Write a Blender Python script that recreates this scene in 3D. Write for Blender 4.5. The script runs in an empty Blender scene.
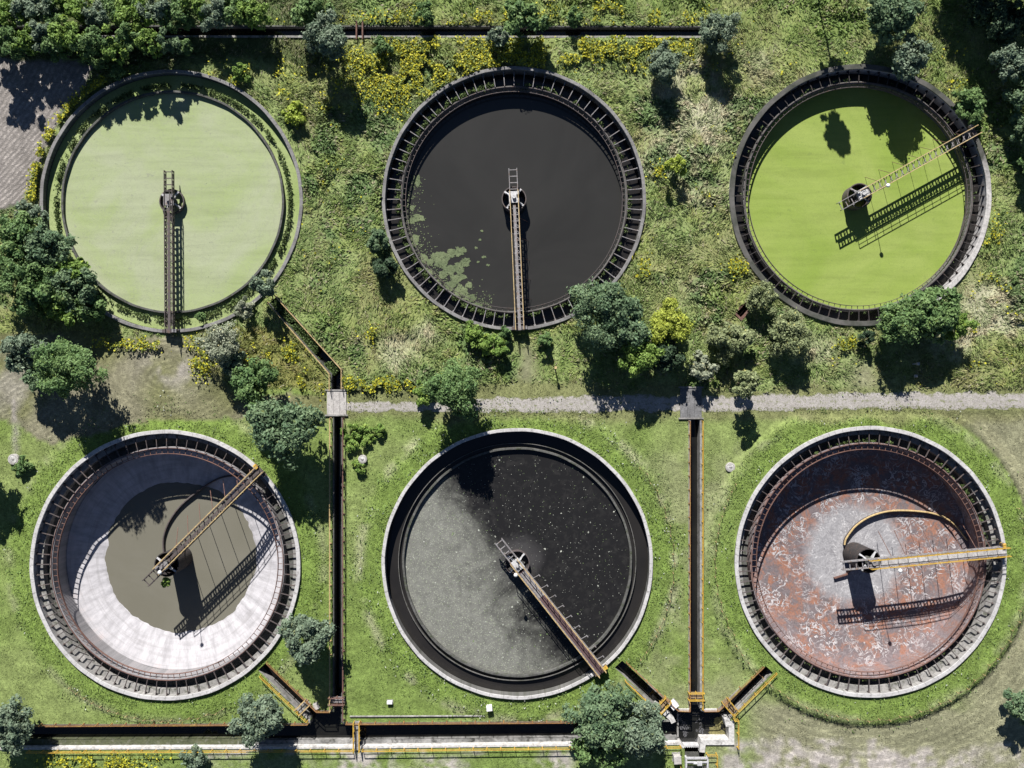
import bpy, math, random
import numpy as np
from mathutils import Vector
from mathutils.geometry import delaunay_2d_cdt

random.seed(7)
RNG = np.random.default_rng(7)
PI = math.pi
S = 0.15            # metres per pixel on the ground
H = 130.0           # camera height

scene = bpy.context.scene
COL = scene.collection


def W(px, py, z=0.0):
    """ground position of what the photograph shows at a pixel, for a given height"""
    k = S * (H - z) / H
    return ((px - 512.0) * k, (384.0 - py) * k)


# ------------------------------------------------------------------ noise
_LAT = RNG.random((64, 256, 256))


def vnoise(x, y, scale, seed=0):
    L = _LAT[seed % 64]
    x = np.asarray(x, float) / scale + 31.7 * seed
    y = np.asarray(y, float) / scale + 17.3 * seed
    xi = np.floor(x).astype(int)
    yi = np.floor(y).astype(int)
    fx = x - xi
    fy = y - yi
    fx = fx * fx * (3 - 2 * fx)
    fy = fy * fy * (3 - 2 * fy)
    a = L[xi % 256, yi % 256]
    b = L[(xi + 1) % 256, yi % 256]
    c = L[xi % 256, (yi + 1) % 256]
    d = L[(xi + 1) % 256, (yi + 1) % 256]
    return (a * (1 - fx) + b * fx) * (1 - fy) + (c * (1 - fx) + d * fx) * fy


def fbm(x, y, scale, seed=0, octaves=4):
    t = 0
    amp = 0.5
    tot = 0
    for o in range(octaves):
        t = t + amp * vnoise(x, y, scale / (2 ** o), seed + o)
        tot += amp
        amp *= 0.55
    return t / tot


def smooth(v, a, b):
    t = np.clip((np.asarray(v, float) - a) / (b - a), 0, 1)
    return t * t * (3 - 2 * t)


def inpoly(px, py, poly):
    px = np.asarray(px, float)
    py = np.asarray(py, float)
    res = np.zeros(px.shape, bool)
    n = len(poly)
    j = n - 1
    for i in range(n):
        xi, yi = poly[i]
        xj, yj = poly[j]
        c = ((yi > py) != (yj > py)) & (px < (xj - xi) * (py - yi) / ((yj - yi) or 1e-9) + xi)
        res ^= c
        j = i
    return res


# ------------------------------------------------------------------ node helpers
class NT:
    def __init__(self, mat):
        self.m = mat
        self.t = mat.node_tree
        self.t.nodes.clear()

    def n(self, typ, **kw):
        nd = self.t.nodes.new(typ)
        for k, v in kw.items():
            if k.startswith('i_'):
                key = k[2:]
                nd.inputs[int(key) if key.isdigit() else key.replace('_', ' ')].default_value = v
            else:
                setattr(nd, k, v)
        return nd

    def l(self, a, b):
        self.t.links.new(a, b)

    def noise(self, vec, scale, detail=5, rough=0.6, dist=0.0):
        nd = self.n('ShaderNodeTexNoise')
        nd.inputs['Scale'].default_value = scale
        nd.inputs['Detail'].default_value = detail
        nd.inputs['Roughness'].default_value = rough
        nd.inputs['Distortion'].default_value = dist
        if vec is not None:
            self.l(vec, nd.inputs['Vector'])
        return nd.outputs['Fac']

    def ramp(self, fac, stops):
        nd = self.n('ShaderNodeValToRGB')
        e = nd.color_ramp.elements
        while len(e) < len(stops):
            e.new(0.5)
        for i, (p, c) in enumerate(stops):
            e[i].position = p
            if not hasattr(c, '__len__'):
                c = (c, c, c)
            e[i].color = (*c[:3], 1)
        self.l(fac, nd.inputs['Fac'])
        return nd.outputs['Color']

    def mix(self, fac, a, b, mode='MIX'):
        nd = self.n('ShaderNodeMix', data_type='RGBA', blend_type=mode)
        for sock, v in ((nd.inputs[0], fac), (nd.inputs[6], a), (nd.inputs[7], b)):
            if isinstance(v, bpy.types.NodeSocket):
                self.l(v, sock)
            elif hasattr(v, '__len__'):
                sock.default_value = (*v[:3], 1)
            else:
                sock.default_value = v if sock.type == 'VALUE' else (v, v, v, 1)
        return nd.outputs[2]

    def math(self, op, a, b=None, c=None):
        nd = self.n('ShaderNodeMath', operation=op)
        for i, v in enumerate((a, b, c)):
            if v is None:
                continue
            if isinstance(v, bpy.types.NodeSocket):
                self.l(v, nd.inputs[i])
            else:
                nd.inputs[i].default_value = v
        return nd.outputs[0]

    def coords(self, kind='Object'):
        return self.n('ShaderNodeTexCoord').outputs[kind]

    def polar(self, angscale=1.0, rscale=1.0):
        """(radius, angle, vector(angle*angscale, radius*rscale)) about the object's origin"""
        sep = self.n('ShaderNodeSeparateXYZ')
        self.l(self.coords(), sep.inputs[0])
        x, y = sep.outputs[0], sep.outputs[1]
        r = self.math('SQRT', self.math('ADD', self.math('MULTIPLY', x, x), self.math('MULTIPLY', y, y)))
        a = self.math('ARCTAN2', y, x)
        comb = self.n('ShaderNodeCombineXYZ')
        self.l(self.math('MULTIPLY', a, angscale), comb.inputs[0])
        self.l(self.math('MULTIPLY', r, rscale), comb.inputs[1])
        return r, a, comb.outputs[0]

    def out(self, color, rough=0.8, spec=0.3, bump=None, bstr=0.3, bdist=0.05, metal=0.0, trans=0.0):
        p = self.n('ShaderNodeBsdfPrincipled')
        if isinstance(color, bpy.types.NodeSocket):
            self.l(color, p.inputs['Base Color'])
        else:
            p.inputs['Base Color'].default_value = (*color[:3], 1)
        if isinstance(rough, bpy.types.NodeSocket):
            self.l(rough, p.inputs['Roughness'])
        else:
            p.inputs['Roughness'].default_value = rough
        p.inputs['Specular IOR Level'].default_value = spec
        p.inputs['Metallic'].default_value = metal
        if bump is not None:
            b = self.n('ShaderNodeBump')
            b.inputs['Strength'].default_value = bstr
            b.inputs['Distance'].default_value = bdist
            self.l(bump, b.inputs['Height'])
            self.l(b.outputs[0], p.inputs['Normal'])
        sh = p.outputs[0]
        if trans > 0:
            tr = self.n('ShaderNodeBsdfTranslucent')
            if isinstance(color, bpy.types.NodeSocket):
                self.l(color, tr.inputs[0])
            ms = self.n('ShaderNodeMixShader')
            ms.inputs[0].default_value = trans
            self.l(sh, ms.inputs[1])
            self.l(tr.outputs[0], ms.inputs[2])
            sh = ms.outputs[0]
        o = self.n('ShaderNodeOutputMaterial')
        self.l(sh, o.inputs[0])
        return self.m


def newmat(name):
    m = bpy.data.materials.new(name)
    m.use_nodes = True
    return NT(m)


def weathered(name, c1, c2, c3=None, scale=0.5, rough=0.9, spec=0.2, bstr=0.3, metal=0.0):
    t = newmat(name)
    v = t.n('ShaderNodeNewGeometry').outputs['Position']
    n1 = t.noise(v, scale, 6, 0.65)
    n2 = t.noise(v, scale * 7, 4, 0.6)
    col = t.mix(t.ramp(n1, [(0.35, 0), (0.65, 1)]), c1, c2)
    if c3:
        n3 = t.noise(v, scale * 2.3, 6, 0.7, 0.6)
        col = t.mix(t.ramp(n3, [(0.52, 0), (0.66, 1)]), col, c3)
    col = t.mix(1.0, col, t.ramp(n2, [(0.25, 0.65), (0.75, 1.3)]), 'MULTIPLY')
    return t.out(col, rough, spec, n2, bstr, 0.03, metal)


def ring_concrete(name, c1, c2, c3):
    """weathered concrete streaked along and across a round wall"""
    t = newmat(name)
    r, a, v = t.polar(17.0, 1.0)
    n1 = t.noise(v, 0.35, 6, 0.7)
    n2 = t.noise(v, 2.6, 5, 0.65)
    sep = t.math('FRACT', t.math('MULTIPLY', a, 60 / (2 * PI)))
    joint = t.math('LESS_THAN', sep, 0.03)
    col = t.mix(t.ramp(n1, [(0.36, 0), (0.62, 1)]), c1, c2)
    col = t.mix(t.ramp(n2, [(0.52, 0), (0.7, 1)]), col, c3)
    col = t.mix(t.math('MULTIPLY', joint, 0.5), col, (0.06, 0.06, 0.055))
    return t.out(col, 0.95, 0.15, n2, 0.4, 0.04)


M = {}


def leaf_mat(name, trans=0.22):
    t = newmat(name)
    at = t.n('ShaderNodeAttribute', attribute_name='tint')
    return t.out(at.outputs['Color'], 0.6, 0.22, trans=trans)


M['leaf'] = leaf_mat('leaf_foliage')
M['grass'] = leaf_mat('grass_blades', 0.25)
M['petal'] = leaf_mat('flower_petals', 0.2)
M['bark'] = weathered('bark', (0.09, 0.065, 0.045), (0.05, 0.04, 0.03), (0.14, 0.12, 0.10), 2.0)
M['conc'] = weathered('concrete_grey', (0.32, 0.31, 0.30), (0.20, 0.195, 0.19), (0.11, 0.115, 0.09), 0.4)
M['conc_white'] = weathered('concrete_pale', (0.56, 0.55, 0.535), (0.46, 0.45, 0.44), (0.28, 0.27, 0.26), 0.45)
M['conc_dark'] = weathered('concrete_stained', (0.12, 0.12, 0.115), (0.07, 0.07, 0.065), (0.05, 0.06, 0.035), 0.5)
M['rim_white'] = ring_concrete('rim_pale_concrete', (0.54, 0.53, 0.53), (0.40, 0.39, 0.39), (0.22, 0.21, 0.20))
M['rim_grey'] = ring_concrete('rim_grey_concrete', (0.26, 0.255, 0.255), (0.16, 0.155, 0.155), (0.10, 0.10, 0.085))
t = newmat('rim_mossy_sunlit_concrete')
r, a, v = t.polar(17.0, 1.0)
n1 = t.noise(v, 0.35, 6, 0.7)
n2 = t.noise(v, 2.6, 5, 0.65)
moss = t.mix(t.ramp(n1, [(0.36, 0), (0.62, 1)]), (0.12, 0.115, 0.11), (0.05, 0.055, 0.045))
bare = t.mix(t.ramp(n2, [(0.4, 0), (0.65, 1)]), (0.50, 0.48, 0.47), (0.30, 0.29, 0.28))  # sunlit look of the southeast arc painted in; moss covers the rest
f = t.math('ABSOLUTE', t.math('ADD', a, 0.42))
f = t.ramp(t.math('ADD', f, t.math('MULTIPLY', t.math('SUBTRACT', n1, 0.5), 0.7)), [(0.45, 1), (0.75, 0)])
M['rim_moss_sunlit'] = t.out(t.mix(f, moss, bare), 0.95, 0.15, n2, 0.5, 0.05)
M['wall_pale'] = ring_concrete('wall_pale_concrete', (0.46, 0.45, 0.45), (0.33, 0.32, 0.32), (0.2, 0.19, 0.18))
M['wall_grey'] = ring_concrete('wall_grey_concrete', (0.17, 0.165, 0.16), (0.10, 0.10, 0.095), (0.06, 0.065, 0.045))
M['wall_rust'] = ring_concrete('wall_stained_charcoal', (0.085, 0.07, 0.07), (0.055, 0.05, 0.052), (0.13, 0.075, 0.055))
M['wall_mid'] = ring_concrete('wall_mossy_concrete', (0.36, 0.35, 0.34), (0.22, 0.215, 0.21), (0.10, 0.10, 0.08))
M['steel_dark'] = weathered('steel_dark', (0.07, 0.06, 0.062), (0.10, 0.085, 0.085), (0.13, 0.085, 0.065), 1.2, 0.7, 0.35)
M['steel_black'] = weathered('steel_blackened', (0.035, 0.033, 0.034), (0.05, 0.045, 0.045), (0.09, 0.06, 0.05), 1.0, 0.8, 0.25)
M['steel_rust'] = weathered('steel_rust', (0.17, 0.09, 0.07), (0.12, 0.07, 0.06), (0.22, 0.15, 0.13), 0.9, 0.85, 0.2)
M['steel_pale'] = weathered('steel_galvanised', (0.52, 0.52, 0.54), (0.40, 0.40, 0.41), (0.28, 0.27, 0.27), 0.9, 0.6, 0.4)
M['steel_mid'] = weathered('steel_weathered', (0.27, 0.26, 0.27), (0.18, 0.175, 0.18), (0.2, 0.14, 0.11), 0.9, 0.7, 0.3)
M['deck_brown'] = weathered('deck_rusted_plate', (0.115, 0.07, 0.075), (0.09, 0.06, 0.065), (0.15, 0.10, 0.10), 0.6, 0.85, 0.2)
M['deck_grey'] = weathered('deck_grating', (0.42, 0.41, 0.41), (0.30, 0.29, 0.29), (0.55, 0.54, 0.54), 0.8, 0.75, 0.3)
M['yellow'] = weathered('paint_yellow', (0.55, 0.36, 0.05), (0.45, 0.28, 0.05), (0.30, 0.17, 0.06), 1.1, 0.55, 0.4)
M['yellow_pale'] = weathered('paint_faded_yellow', (0.52, 0.40, 0.20), (0.42, 0.30, 0.14), (0.26, 0.17, 0.10), 1.1, 0.6, 0.35)
M['orange'] = weathered('paint_rusty_orange', (0.30, 0.16, 0.06), (0.20, 0.10, 0.05), (0.42, 0.28, 0.08), 0.8, 0.65, 0.3)
M['white'] = weathered('paint_white', (0.8, 0.8, 0.79), (0.72, 0.72, 0.71), None, 1.0, 0.5, 0.4)
M['timber'] = weathered('timber_weathered', (0.30, 0.22, 0.13), (0.22, 0.16, 0.10), (0.14, 0.10, 0.07), 1.5, 0.9)
M['slab_dark'] = weathered('slab_dark', (0.20, 0.20, 0.205), (0.13, 0.13, 0.135), (0.09, 0.09, 0.09), 0.6)
M['moss_ledge'] = weathered('mossy_ledge', (0.10, 0.11, 0.06), (0.06, 0.07, 0.04), (0.15, 0.15, 0.12), 0.5)
M['stain_ledge'] = weathered('stained_ledge', (0.30, 0.295, 0.29), (0.12, 0.12, 0.115), (0.05, 0.05, 0.045), 0.35)
M['stone'] = weathered('stone_pale', (0.48, 0.46, 0.44), (0.36, 0.34, 0.33), (0.22, 0.21, 0.2), 1.5)


def water_mat(name, c, c2=None, rough=0.08, scale=0.12, spec=0.5):
    t = newmat(name)
    v = t.n('ShaderNodeNewGeometry').outputs['Position']
    n1 = t.noise(v, scale, 5, 0.6, 0.8)
    n2 = t.noise(v, 3.0, 3, 0.5)
    col = t.mix(t.ramp(n1, [(0.35, 0), (0.68, 1)]), c, c2 or c)
    return t.out(col, rough, spec, n2, 0.05, 0.02)


M['black_water'] = water_mat('dark_channel_water', (0.008, 0.008, 0.008), (0.016, 0.016, 0.014))
M['tm_water'] = water_mat('murky_grey_water', (0.027, 0.0265, 0.025), (0.037, 0.036, 0.034), 0.15, 0.05)
M['pool_water'] = water_mat('silty_olive_water', (0.150, 0.143, 0.113), (0.170, 0.162, 0.132), 0.25, 0.1, 0.3)
M['gutter_water'] = water_mat('dark_gutter_water', (0.016, 0.015, 0.015), (0.024, 0.022, 0.021), 0.2)


def duckweed_mat(name, c1, c2, c3, line, edge=None):
    t = newmat(name)
    v = t.n('ShaderNodeNewGeometry').outputs['Position']
    n1 = t.noise(v, 0.07, 6, 0.6, 1.2)
    n2 = t.noise(v, 0.5, 6, 0.65, 2.5)
    n3 = t.noise(v, 9.0, 3, 0.6)
    col = t.mix(t.ramp(n1, [(0.36, 0), (0.60, 1)]), c1, c2)
    thin = t.math('LESS_THAN', t.math('ABSOLUTE', t.math('SUBTRACT', n2, 0.5)), 0.009)
    col = t.mix(t.math('MULTIPLY', thin, line), col, c3)
    n4 = t.noise(v, 1.1, 3, 0.5, 0.4)
    col = t.mix(t.ramp(n4, [(0.68, 0), (0.73, line)]), col, c3)
    mp = t.n('ShaderNodeMapping')
    mp.inputs['Rotation'].default_value = (0, 0, 0.9)
    mp.inputs['Scale'].default_value = (0.06, 0.55, 1)
    t.l(v, mp.inputs['Vector'])
    n5 = t.noise(mp.outputs[0], 1.6, 6, 0.65, 0.5)
    col = t.mix(1.0, col, t.ramp(n5, [(0.3, 0.88), (0.5, 1.0), (0.7, 1.07)]), 'MULTIPLY')
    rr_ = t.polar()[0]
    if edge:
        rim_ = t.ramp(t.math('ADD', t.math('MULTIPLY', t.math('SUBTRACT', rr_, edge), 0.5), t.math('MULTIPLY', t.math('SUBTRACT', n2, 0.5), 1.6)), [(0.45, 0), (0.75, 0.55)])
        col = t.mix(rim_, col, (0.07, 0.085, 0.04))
    n6 = t.noise(v, 2.7, 2, 0.5)
    col = t.mix(t.ramp(n6, [(0.755, 0), (0.775, 0.7)]), col, (0.06, 0.07, 0.04))
    col = t.mix(1.0, col, t.ramp(n3, [(0.3, 0.9), (0.7, 1.08)]), 'MULTIPLY')
    return t.out(col, 0.85, 0.15, n3, 0.15, 0.02)


M['duck_pale'] = duckweed_mat('pale_duckweed_mat', (0.285, 0.345, 0.160), (0.325, 0.36, 0.230), (0.24, 0.25, 0.19), 0.6, 15.9)
M['duck_green'] = duckweed_mat('bright_duckweed_mat', (0.210, 0.288, 0.056), (0.255, 0.322, 0.082), (0.15, 0.20, 0.06), 0.35, 16.3)
M['duck_gutter'] = duckweed_mat('gutter_duckweed', (0.24, 0.31, 0.11), (0.31, 0.37, 0.17), (0.10, 0.14, 0.05), 0.6)

# BM water: clear dark water, part of it under a grey film of scum
t = newmat('scum_covered_water')
v = t.coords()
sep = t.n('ShaderNodeSeparateXYZ')
t.l(v, sep.inputs[0])
d = t.math('ADD', t.math('MULTIPLY', sep.outputs[0], -0.87), t.math('MULTIPLY', sep.outputs[1], -0.50))
nA = t.noise(v, 0.16, 7, 0.65, 1.0)
d2 = t.math('ADD', d, t.math('MULTIPLY', t.math('SUBTRACT', nA, 0.5), 19.0))
film = t.ramp(t.math('MULTIPLY', d2, 0.1), [(0.0, 0), (0.2, 0.2), (0.45, 0.6), (0.8, 1)])
n2 = t.noise(v, 0.9, 6, 0.7, 0.5)
n3 = t.noise(v, 5.0, 3, 0.6)
fc = t.mix(t.ramp(n2, [(0.35, 0), (0.65, 1)]), (0.125, 0.126, 0.114), (0.185, 0.187, 0.168))
fc = t.mix(t.ramp(n3, [(0.56, 0), (0.68, 0.85)]), fc, (0.34, 0.37, 0.28))
dark = t.mix(t.ramp(n2, [(0.5, 0), (0.7, 1)]), (0.016, 0.0155, 0.016), (0.030, 0.029, 0.028))
rr, aa, vv = t.polar(4, 1)
near = t.ramp(t.math('ADD', t.math('MULTIPLY', rr, 0.2), t.math('SUBTRACT', nA, 0.5)), [(0.45, 1), (0.85, 0)])
col = t.mix(film, dark, fc)
col = t.mix(t.math('MULTIPLY', near, 0.5), col, (0.085, 0.082, 0.084))
M['bm_water'] = t.out(col, t.ramp(film, [(0, 0.12), (1, 0.75)]), 0.4, n3, 0.06, 0.02)

# BL cone: pale concrete with radial streaks and rust below the weir
t = newmat('cone_pale_concrete')
r, a, v = t.polar(16.0, 0.35)
n1 = t.noise(v, 0.9, 7, 0.7)
v2 = t.polar(3.0, 2.2)[2]
n2 = t.noise(v2, 0.6, 6, 0.7)
n3 = t.noise(t.coords(), 2.2, 6, 0.7)
col = t.mix(t.ramp(n1, [(0.35, 0), (0.62, 1)]), (0.33, 0.322, 0.340), (0.52, 0.508, 0.535))
col = t.mix(t.ramp(n2, [(0.48, 0), (0.68, 0.5)]), col, (0.24, 0.23, 0.235))
ringl = t.math('LESS_THAN', t.math('FRACT', t.math('MULTIPLY', r, 0.42)), 0.03)
radl = t.math('LESS_THAN', t.math('FRACT', t.math('MULTIPLY', a, 36 / (2 * PI))), 0.022)
col = t.mix(t.math('MULTIPLY', t.math('MAXIMUM', ringl, radl), 0.3), col, (0.25, 0.24, 0.24))
rustf = t.math('MULTIPLY', t.ramp(t.math('MULTIPLY', r, 0.05), [(0.78, 0), (0.86, 1)]), t.ramp(n1, [(0.48, 0), (0.66, 0.5)]))
col = t.mix(rustf, col, (0.34, 0.25, 0.23))
wallf = t.math('MULTIPLY', t.math('GREATER_THAN', r, 17.15), t.ramp(n1, [(0.3, 0.95), (0.7, 0.45)]))
col = t.mix(wallf, col, (0.16, 0.155, 0.16))
col = t.mix(t.ramp(n3, [(0.68, 0), (0.74, 0.8)]), col, (0.12, 0.11, 0.11))
M['cone_pale'] = t.out(col, 0.92, 0.2, n1, 0.25, 0.04)

# BR floor: dried rust-coloured sludge, cracked and curling, round a grey middle
t = newmat('dried_sludge_floor')
r, a, v = t.polar(9.0, 0.9)
oc = t.coords()
n1 = t.noise(v, 0.55, 7, 0.65, 0.8)
n2 = t.noise(oc, 0.9, 6, 0.65, 1.4)
n3 = t.noise(oc, 0.62, 4, 0.5, 1.8)
nF = t.noise(oc, 4.0, 4, 0.6)
vx, vy, vp = t.polar(14.0, 0.8)
col = t.mix(t.ramp(n1, [(0.42, 0), (0.56, 1)]), (0.285, 0.142, 0.100), (0.165, 0.138, 0.145))
col = t.mix(t.ramp(n2, [(0.52, 0), (0.62, 0.8)]), col, (0.135, 0.12, 0.125))
edge = t.ramp(t.math('ABSOLUTE', t.math('SUBTRACT', n3, 0.47)), [(0.0, 1), (0.03, 0.9), (0.045, 0)])
patch = t.ramp(t.noise(v, 0.35, 4, 0.6, 0.3), [(0.42, 0), (0.56, 1)])
col = t.mix(t.math('MULTIPLY', edge, patch), col, (0.40, 0.38, 0.39))
edge2 = t.ramp(t.math('ABSOLUTE', t.math('SUBTRACT', n3, 0.505)), [(0.0, 1), (0.024, 0)])
col = t.mix(t.math('MULTIPLY', t.math('MULTIPLY', edge2, patch), 0.9), col, (0.06, 0.045, 0.05))
core = t.ramp(t.math('ABSOLUTE', t.math('SUBTRACT', n3, 0.47)), [(0.0, 1), (0.012, 0)])
col = t.mix(t.math('MULTIPLY', t.math('MULTIPLY', core, patch), 0.8), col, (0.66, 0.64, 0.65))
mid = t.ramp(t.math('ADD', t.math('MULTIPLY', r, 0.1), t.math('MULTIPLY', t.math('SUBTRACT', n2, 0.5), 0.35)), [(0.66, 1), (0.86, 0)])
gcol = t.mix(t.ramp(n2, [(0.36, 0), (0.62, 1)]), (0.235, 0.23, 0.245), (0.34, 0.335, 0.35))
sc = t.math('LESS_THAN', t.math('ABSOLUTE', t.math('SUBTRACT', t.noise(v, 0.35, 3, 0.5), 0.5)), 0.006)
gcol = t.mix(t.math('MULTIPLY', sc, 0.6), gcol, (0.6, 0.59, 0.6))
col = t.mix(mid, col, gcol)
outr = t.ramp(t.math('MULTIPLY', r, 0.05), [(0.72, 0), (0.84, 0.4)])
col = t.mix(t.math('MULTIPLY', outr, t.ramp(n2, [(0.4, 0), (0.6, 1)])), col, (0.30, 0.24, 0.25))
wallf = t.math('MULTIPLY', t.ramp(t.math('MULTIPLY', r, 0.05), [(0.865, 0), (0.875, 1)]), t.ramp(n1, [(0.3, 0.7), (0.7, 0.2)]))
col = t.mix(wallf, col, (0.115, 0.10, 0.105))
col = t.mix(1.0, col, t.ramp(nF, [(0.3, 0.8), (0.7, 1.2)]), 'MULTIPLY')
M['sludge'] = t.out(col, 0.9, 0.2, n3, 0.35, 0.06)

# ground
t = newmat('ground_cover')
at = t.n('ShaderNodeAttribute', attribute_name='tint').outputs['Color']
ph = t.n('ShaderNodeAttribute', attribute_name='phase').outputs['Color']
sepc = t.n('ShaderNodeSeparateColor')
t.l(ph, sepc.inputs[0])
v = t.n('ShaderNodeNewGeometry').outputs['Position']
nA = t.noise(v, 0.35, 6, 0.65)
nB = t.noise(v, 1.6, 6, 0.7)
nC = t.noise(v, 6.0, 4, 0.65)
phw = t.math('ADD', sepc.outputs[0], t.math('MULTIPLY', t.math('SUBTRACT', nA, 0.5), 1.5))
st = t.math('SINE', t.math('MULTIPLY', phw, 2 * PI))
st = t.math('MULTIPLY', t.math('MULTIPLY', st, sepc.outputs[1]), t.ramp(nB, [(0.38, 0.0), (0.62, 1.0)]))
col = t.mix(1.0, at, t.ramp(nA, [(0.3, 0.72), (0.7, 1.28)]), 'MULTIPLY')
col = t.mix(1.0, col, t.ramp(nB, [(0.3, 0.62), (0.7, 1.38)]), 'MULTIPLY')
col = t.mix(1.0, col, t.ramp(nC, [(0.3, 0.72), (0.7, 1.3)]), 'MULTIPLY')
g = t.n('ShaderNodeCombineColor')
for i in range(3):
    t.l(t.math('ADD', t.math('MULTIPLY', st, 0.22), 1.0), g.inputs[i])
col = t.mix(1.0, col, g.outputs[0], 'MULTIPLY')
hgt = t.math('ADD', t.math('ADD', nB, t.math('MULTIPLY', nC, 0.5)), t.math('MULTIPLY', st, 0.5))
M['ground'] = t.out(col, 1.0, 0.1, hgt, 0.7, 0.12)

# gravel road
t = newmat('gravel_track')
v = t.n('ShaderNodeNewGeometry').outputs['Position']
n1 = t.noise(v, 0.5, 6, 0.7)
n2 = t.noise(v, 5, 4, 0.7)
n3 = t.noise(v, 1.8, 6, 0.7)
col = t.mix(t.ramp(n1, [(0.35, 0), (0.65, 1)]), (0.40, 0.375, 0.36), (0.31, 0.29, 0.27))
col = t.mix(t.ramp(n3, [(0.5, 0), (0.66, 0.5)]), col, (0.20, 0.20, 0.13))
ln_ = t.n('ShaderNodeSeparateColor')
t.l(t.n('ShaderNodeAttribute', attribute_name='lane').outputs['Color'], ln_.inputs[0])
lane_ = t.ramp(t.math('ADD', t.math('MULTIPLY', ln_.outputs[0], 0.7), t.math('MULTIPLY', t.math('SUBTRACT', n3, 0.5), 2.2)), [(0.3, 0), (0.6, 0.8)])
col = t.mix(lane_, col, (0.165, 0.18, 0.085))
col = t.mix(1.0, col, t.ramp(n2, [(0.28, 0.65), (0.72, 1.3)]), 'MULTIPLY')
M['gravel'] = t.out(col, 0.95, 0.15, n2, 0.6, 0.06)


# ------------------------------------------------------------------ mesh building
class MB:
    def __init__(self):
        self.v = []
        self.f = []

    def add(self, vs, fs):
        o = len(self.v)
        self.v += [tuple(p) for p in vs]
        self.f += [tuple(i + o for i in f) for f in fs]
        return self

    def box(self, c, s, rz=0.0, taper=1.0):
        x, y, z = s[0] / 2, s[1] / 2, s[2] / 2
        pts = []
        ca, sa = math.cos(rz), math.sin(rz)
        for dz, k in ((-z, 1.0), (z, taper)):
            for dx, dy in ((-x, -y), (x, -y), (x, y), (-x, y)):
                dx *= k
                dy *= k
                pts.append((c[0] + dx * ca - dy * sa, c[1] + dx * sa + dy * ca, c[2] + dz))
        return self.add(pts, [(3, 2, 1, 0), (4, 5, 6, 7), (0, 1, 5, 4), (1, 2, 6, 5), (2, 3, 7, 6), (3, 0, 4, 7)])

    def bar(self, a, b, w, h=None):
        """rectangular bar between two points"""
        h = h or w
        a = Vector(a)
        b = Vector(b)
        d = (b - a).normalized()
        up = Vector((0, 0, 1)) if abs(d.z) < 0.95 else Vector((1, 0, 0))
        sd = d.cross(up).normalized()
        up = sd.cross(d).normalized()
        pts = []
        for p in (a, b):
            for i, j in ((-1, -1), (1, -1), (1, 1), (-1, 1)):
                pts.append(p + sd * (w / 2 * i) + up * (h / 2 * j))
        return self.add(pts, [(0, 1, 2, 3), (7, 6, 5, 4), (1, 0, 4, 5), (2, 1, 5, 6), (3, 2, 6, 7), (0, 3, 7, 4)])

    def tube(self, pts, r, n=6, r2=None):
        pts = [Vector(p) for p in pts]
        rings = []
        m = len(pts)
        for i, p in enumerate(pts):
            d = (pts[min(i + 1, m - 1)] - pts[max(i - 1, 0)]).normalized()
            up = Vector((0, 0, 1)) if abs(d.z) < 0.9 else Vector((1, 0, 0))
            sd = d.cross(up).normalized()
            up = sd.cross(d)
            rad = r if r2 is None else r + (r2 - r) * i / (m - 1)
            rings.append([p + sd * (math.cos(2 * PI * k / n) * rad) + up * (math.sin(2 * PI * k / n) * rad) for k in range(n)])
        vs = [q for rg in rings for q in rg]
        fs = []
        for i in range(m - 1):
            for k in range(n):
                k2 = (k + 1) % n
                fs.append((i * n + k, i * n + k2, (i + 1) * n + k2, (i + 1) * n + k))
        fs.append(tuple(range(n - 1, -1, -1)))
        fs.append(tuple((m - 1) * n + k for k in range(n)))
        return self.add(vs, fs)

    def lathe(self, prof, seg=160, closed=True, a0=0.0, a1=2 * PI, jitter=None):
        full = abs(a1 - a0 - 2 * PI) < 1e-6
        na = seg if full else seg + 1
        m = len(prof)
        vs = []
        for i in range(na):
            a = a0 + (a1 - a0) * i / seg
            for j, (r, z) in enumerate(prof):
                jr = jitter(a, j) if jitter else (0, 0)
                vs.append(((r + jr[0]) * math.cos(a), (r + jr[0]) * math.sin(a), z + jr[1]))
        fs = []
        for i in range(seg):
            i2 = (i + 1) % na
            for j in range(m if closed else m - 1):
                j2 = (j + 1) % m
                fs.append((i * m + j, i2 * m + j, i2 * m + j2, i * m + j2))
        return self.add(vs, fs)

    def disc(self, r, z, seg=128, rings=1, wig=None):
        vs = [(0, 0, z)]
        for i in range(seg):
            a = 2 * PI * i / seg
            rr = r * (wig(a) if wig else 1)
            vs.append((rr * math.cos(a), rr * math.sin(a), z))
        return self.add(vs, [(0, 1 + i, 1 + (i + 1) % seg) for i in range(seg)])

    def dome(self, c, r, rz=1.0, n=10, m=6):
        vs = []
        for j in range(m + 1):
            th = PI * j / m
            for i in range(n):
                a = 2 * PI * i / n
                vs.append((c[0] + r * math.sin(th) * math.cos(a), c[1] + r * math.sin(th) * math.sin(a), c[2] + r * rz * math.cos(th)))
        fs = [(j * n + i, (j + 1) * n + i, (j + 1) * n + (i + 1) % n, j * n + (i + 1) % n) for j in range(m) for i in range(n)]
        return self.add(vs, fs)

    def build(self, name, mat, parent=None, loc=(0, 0, 0), rz=0.0, smooth_=False):
        me = bpy.data.meshes.new(name)
        me.from_pydata(self.v, [], self.f)
        me.validate()
        me.update()
        if smooth_:
            me.polygons.foreach_set('use_smooth', [True] * len(me.polygons))
        me.materials.append(mat)
        o = bpy.data.objects.new(name, me)
        o.location = loc
        o.rotation_euler = (0, 0, rz)
        COL.objects.link(o)
        if parent:
            o.parent = parent
        return o


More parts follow.
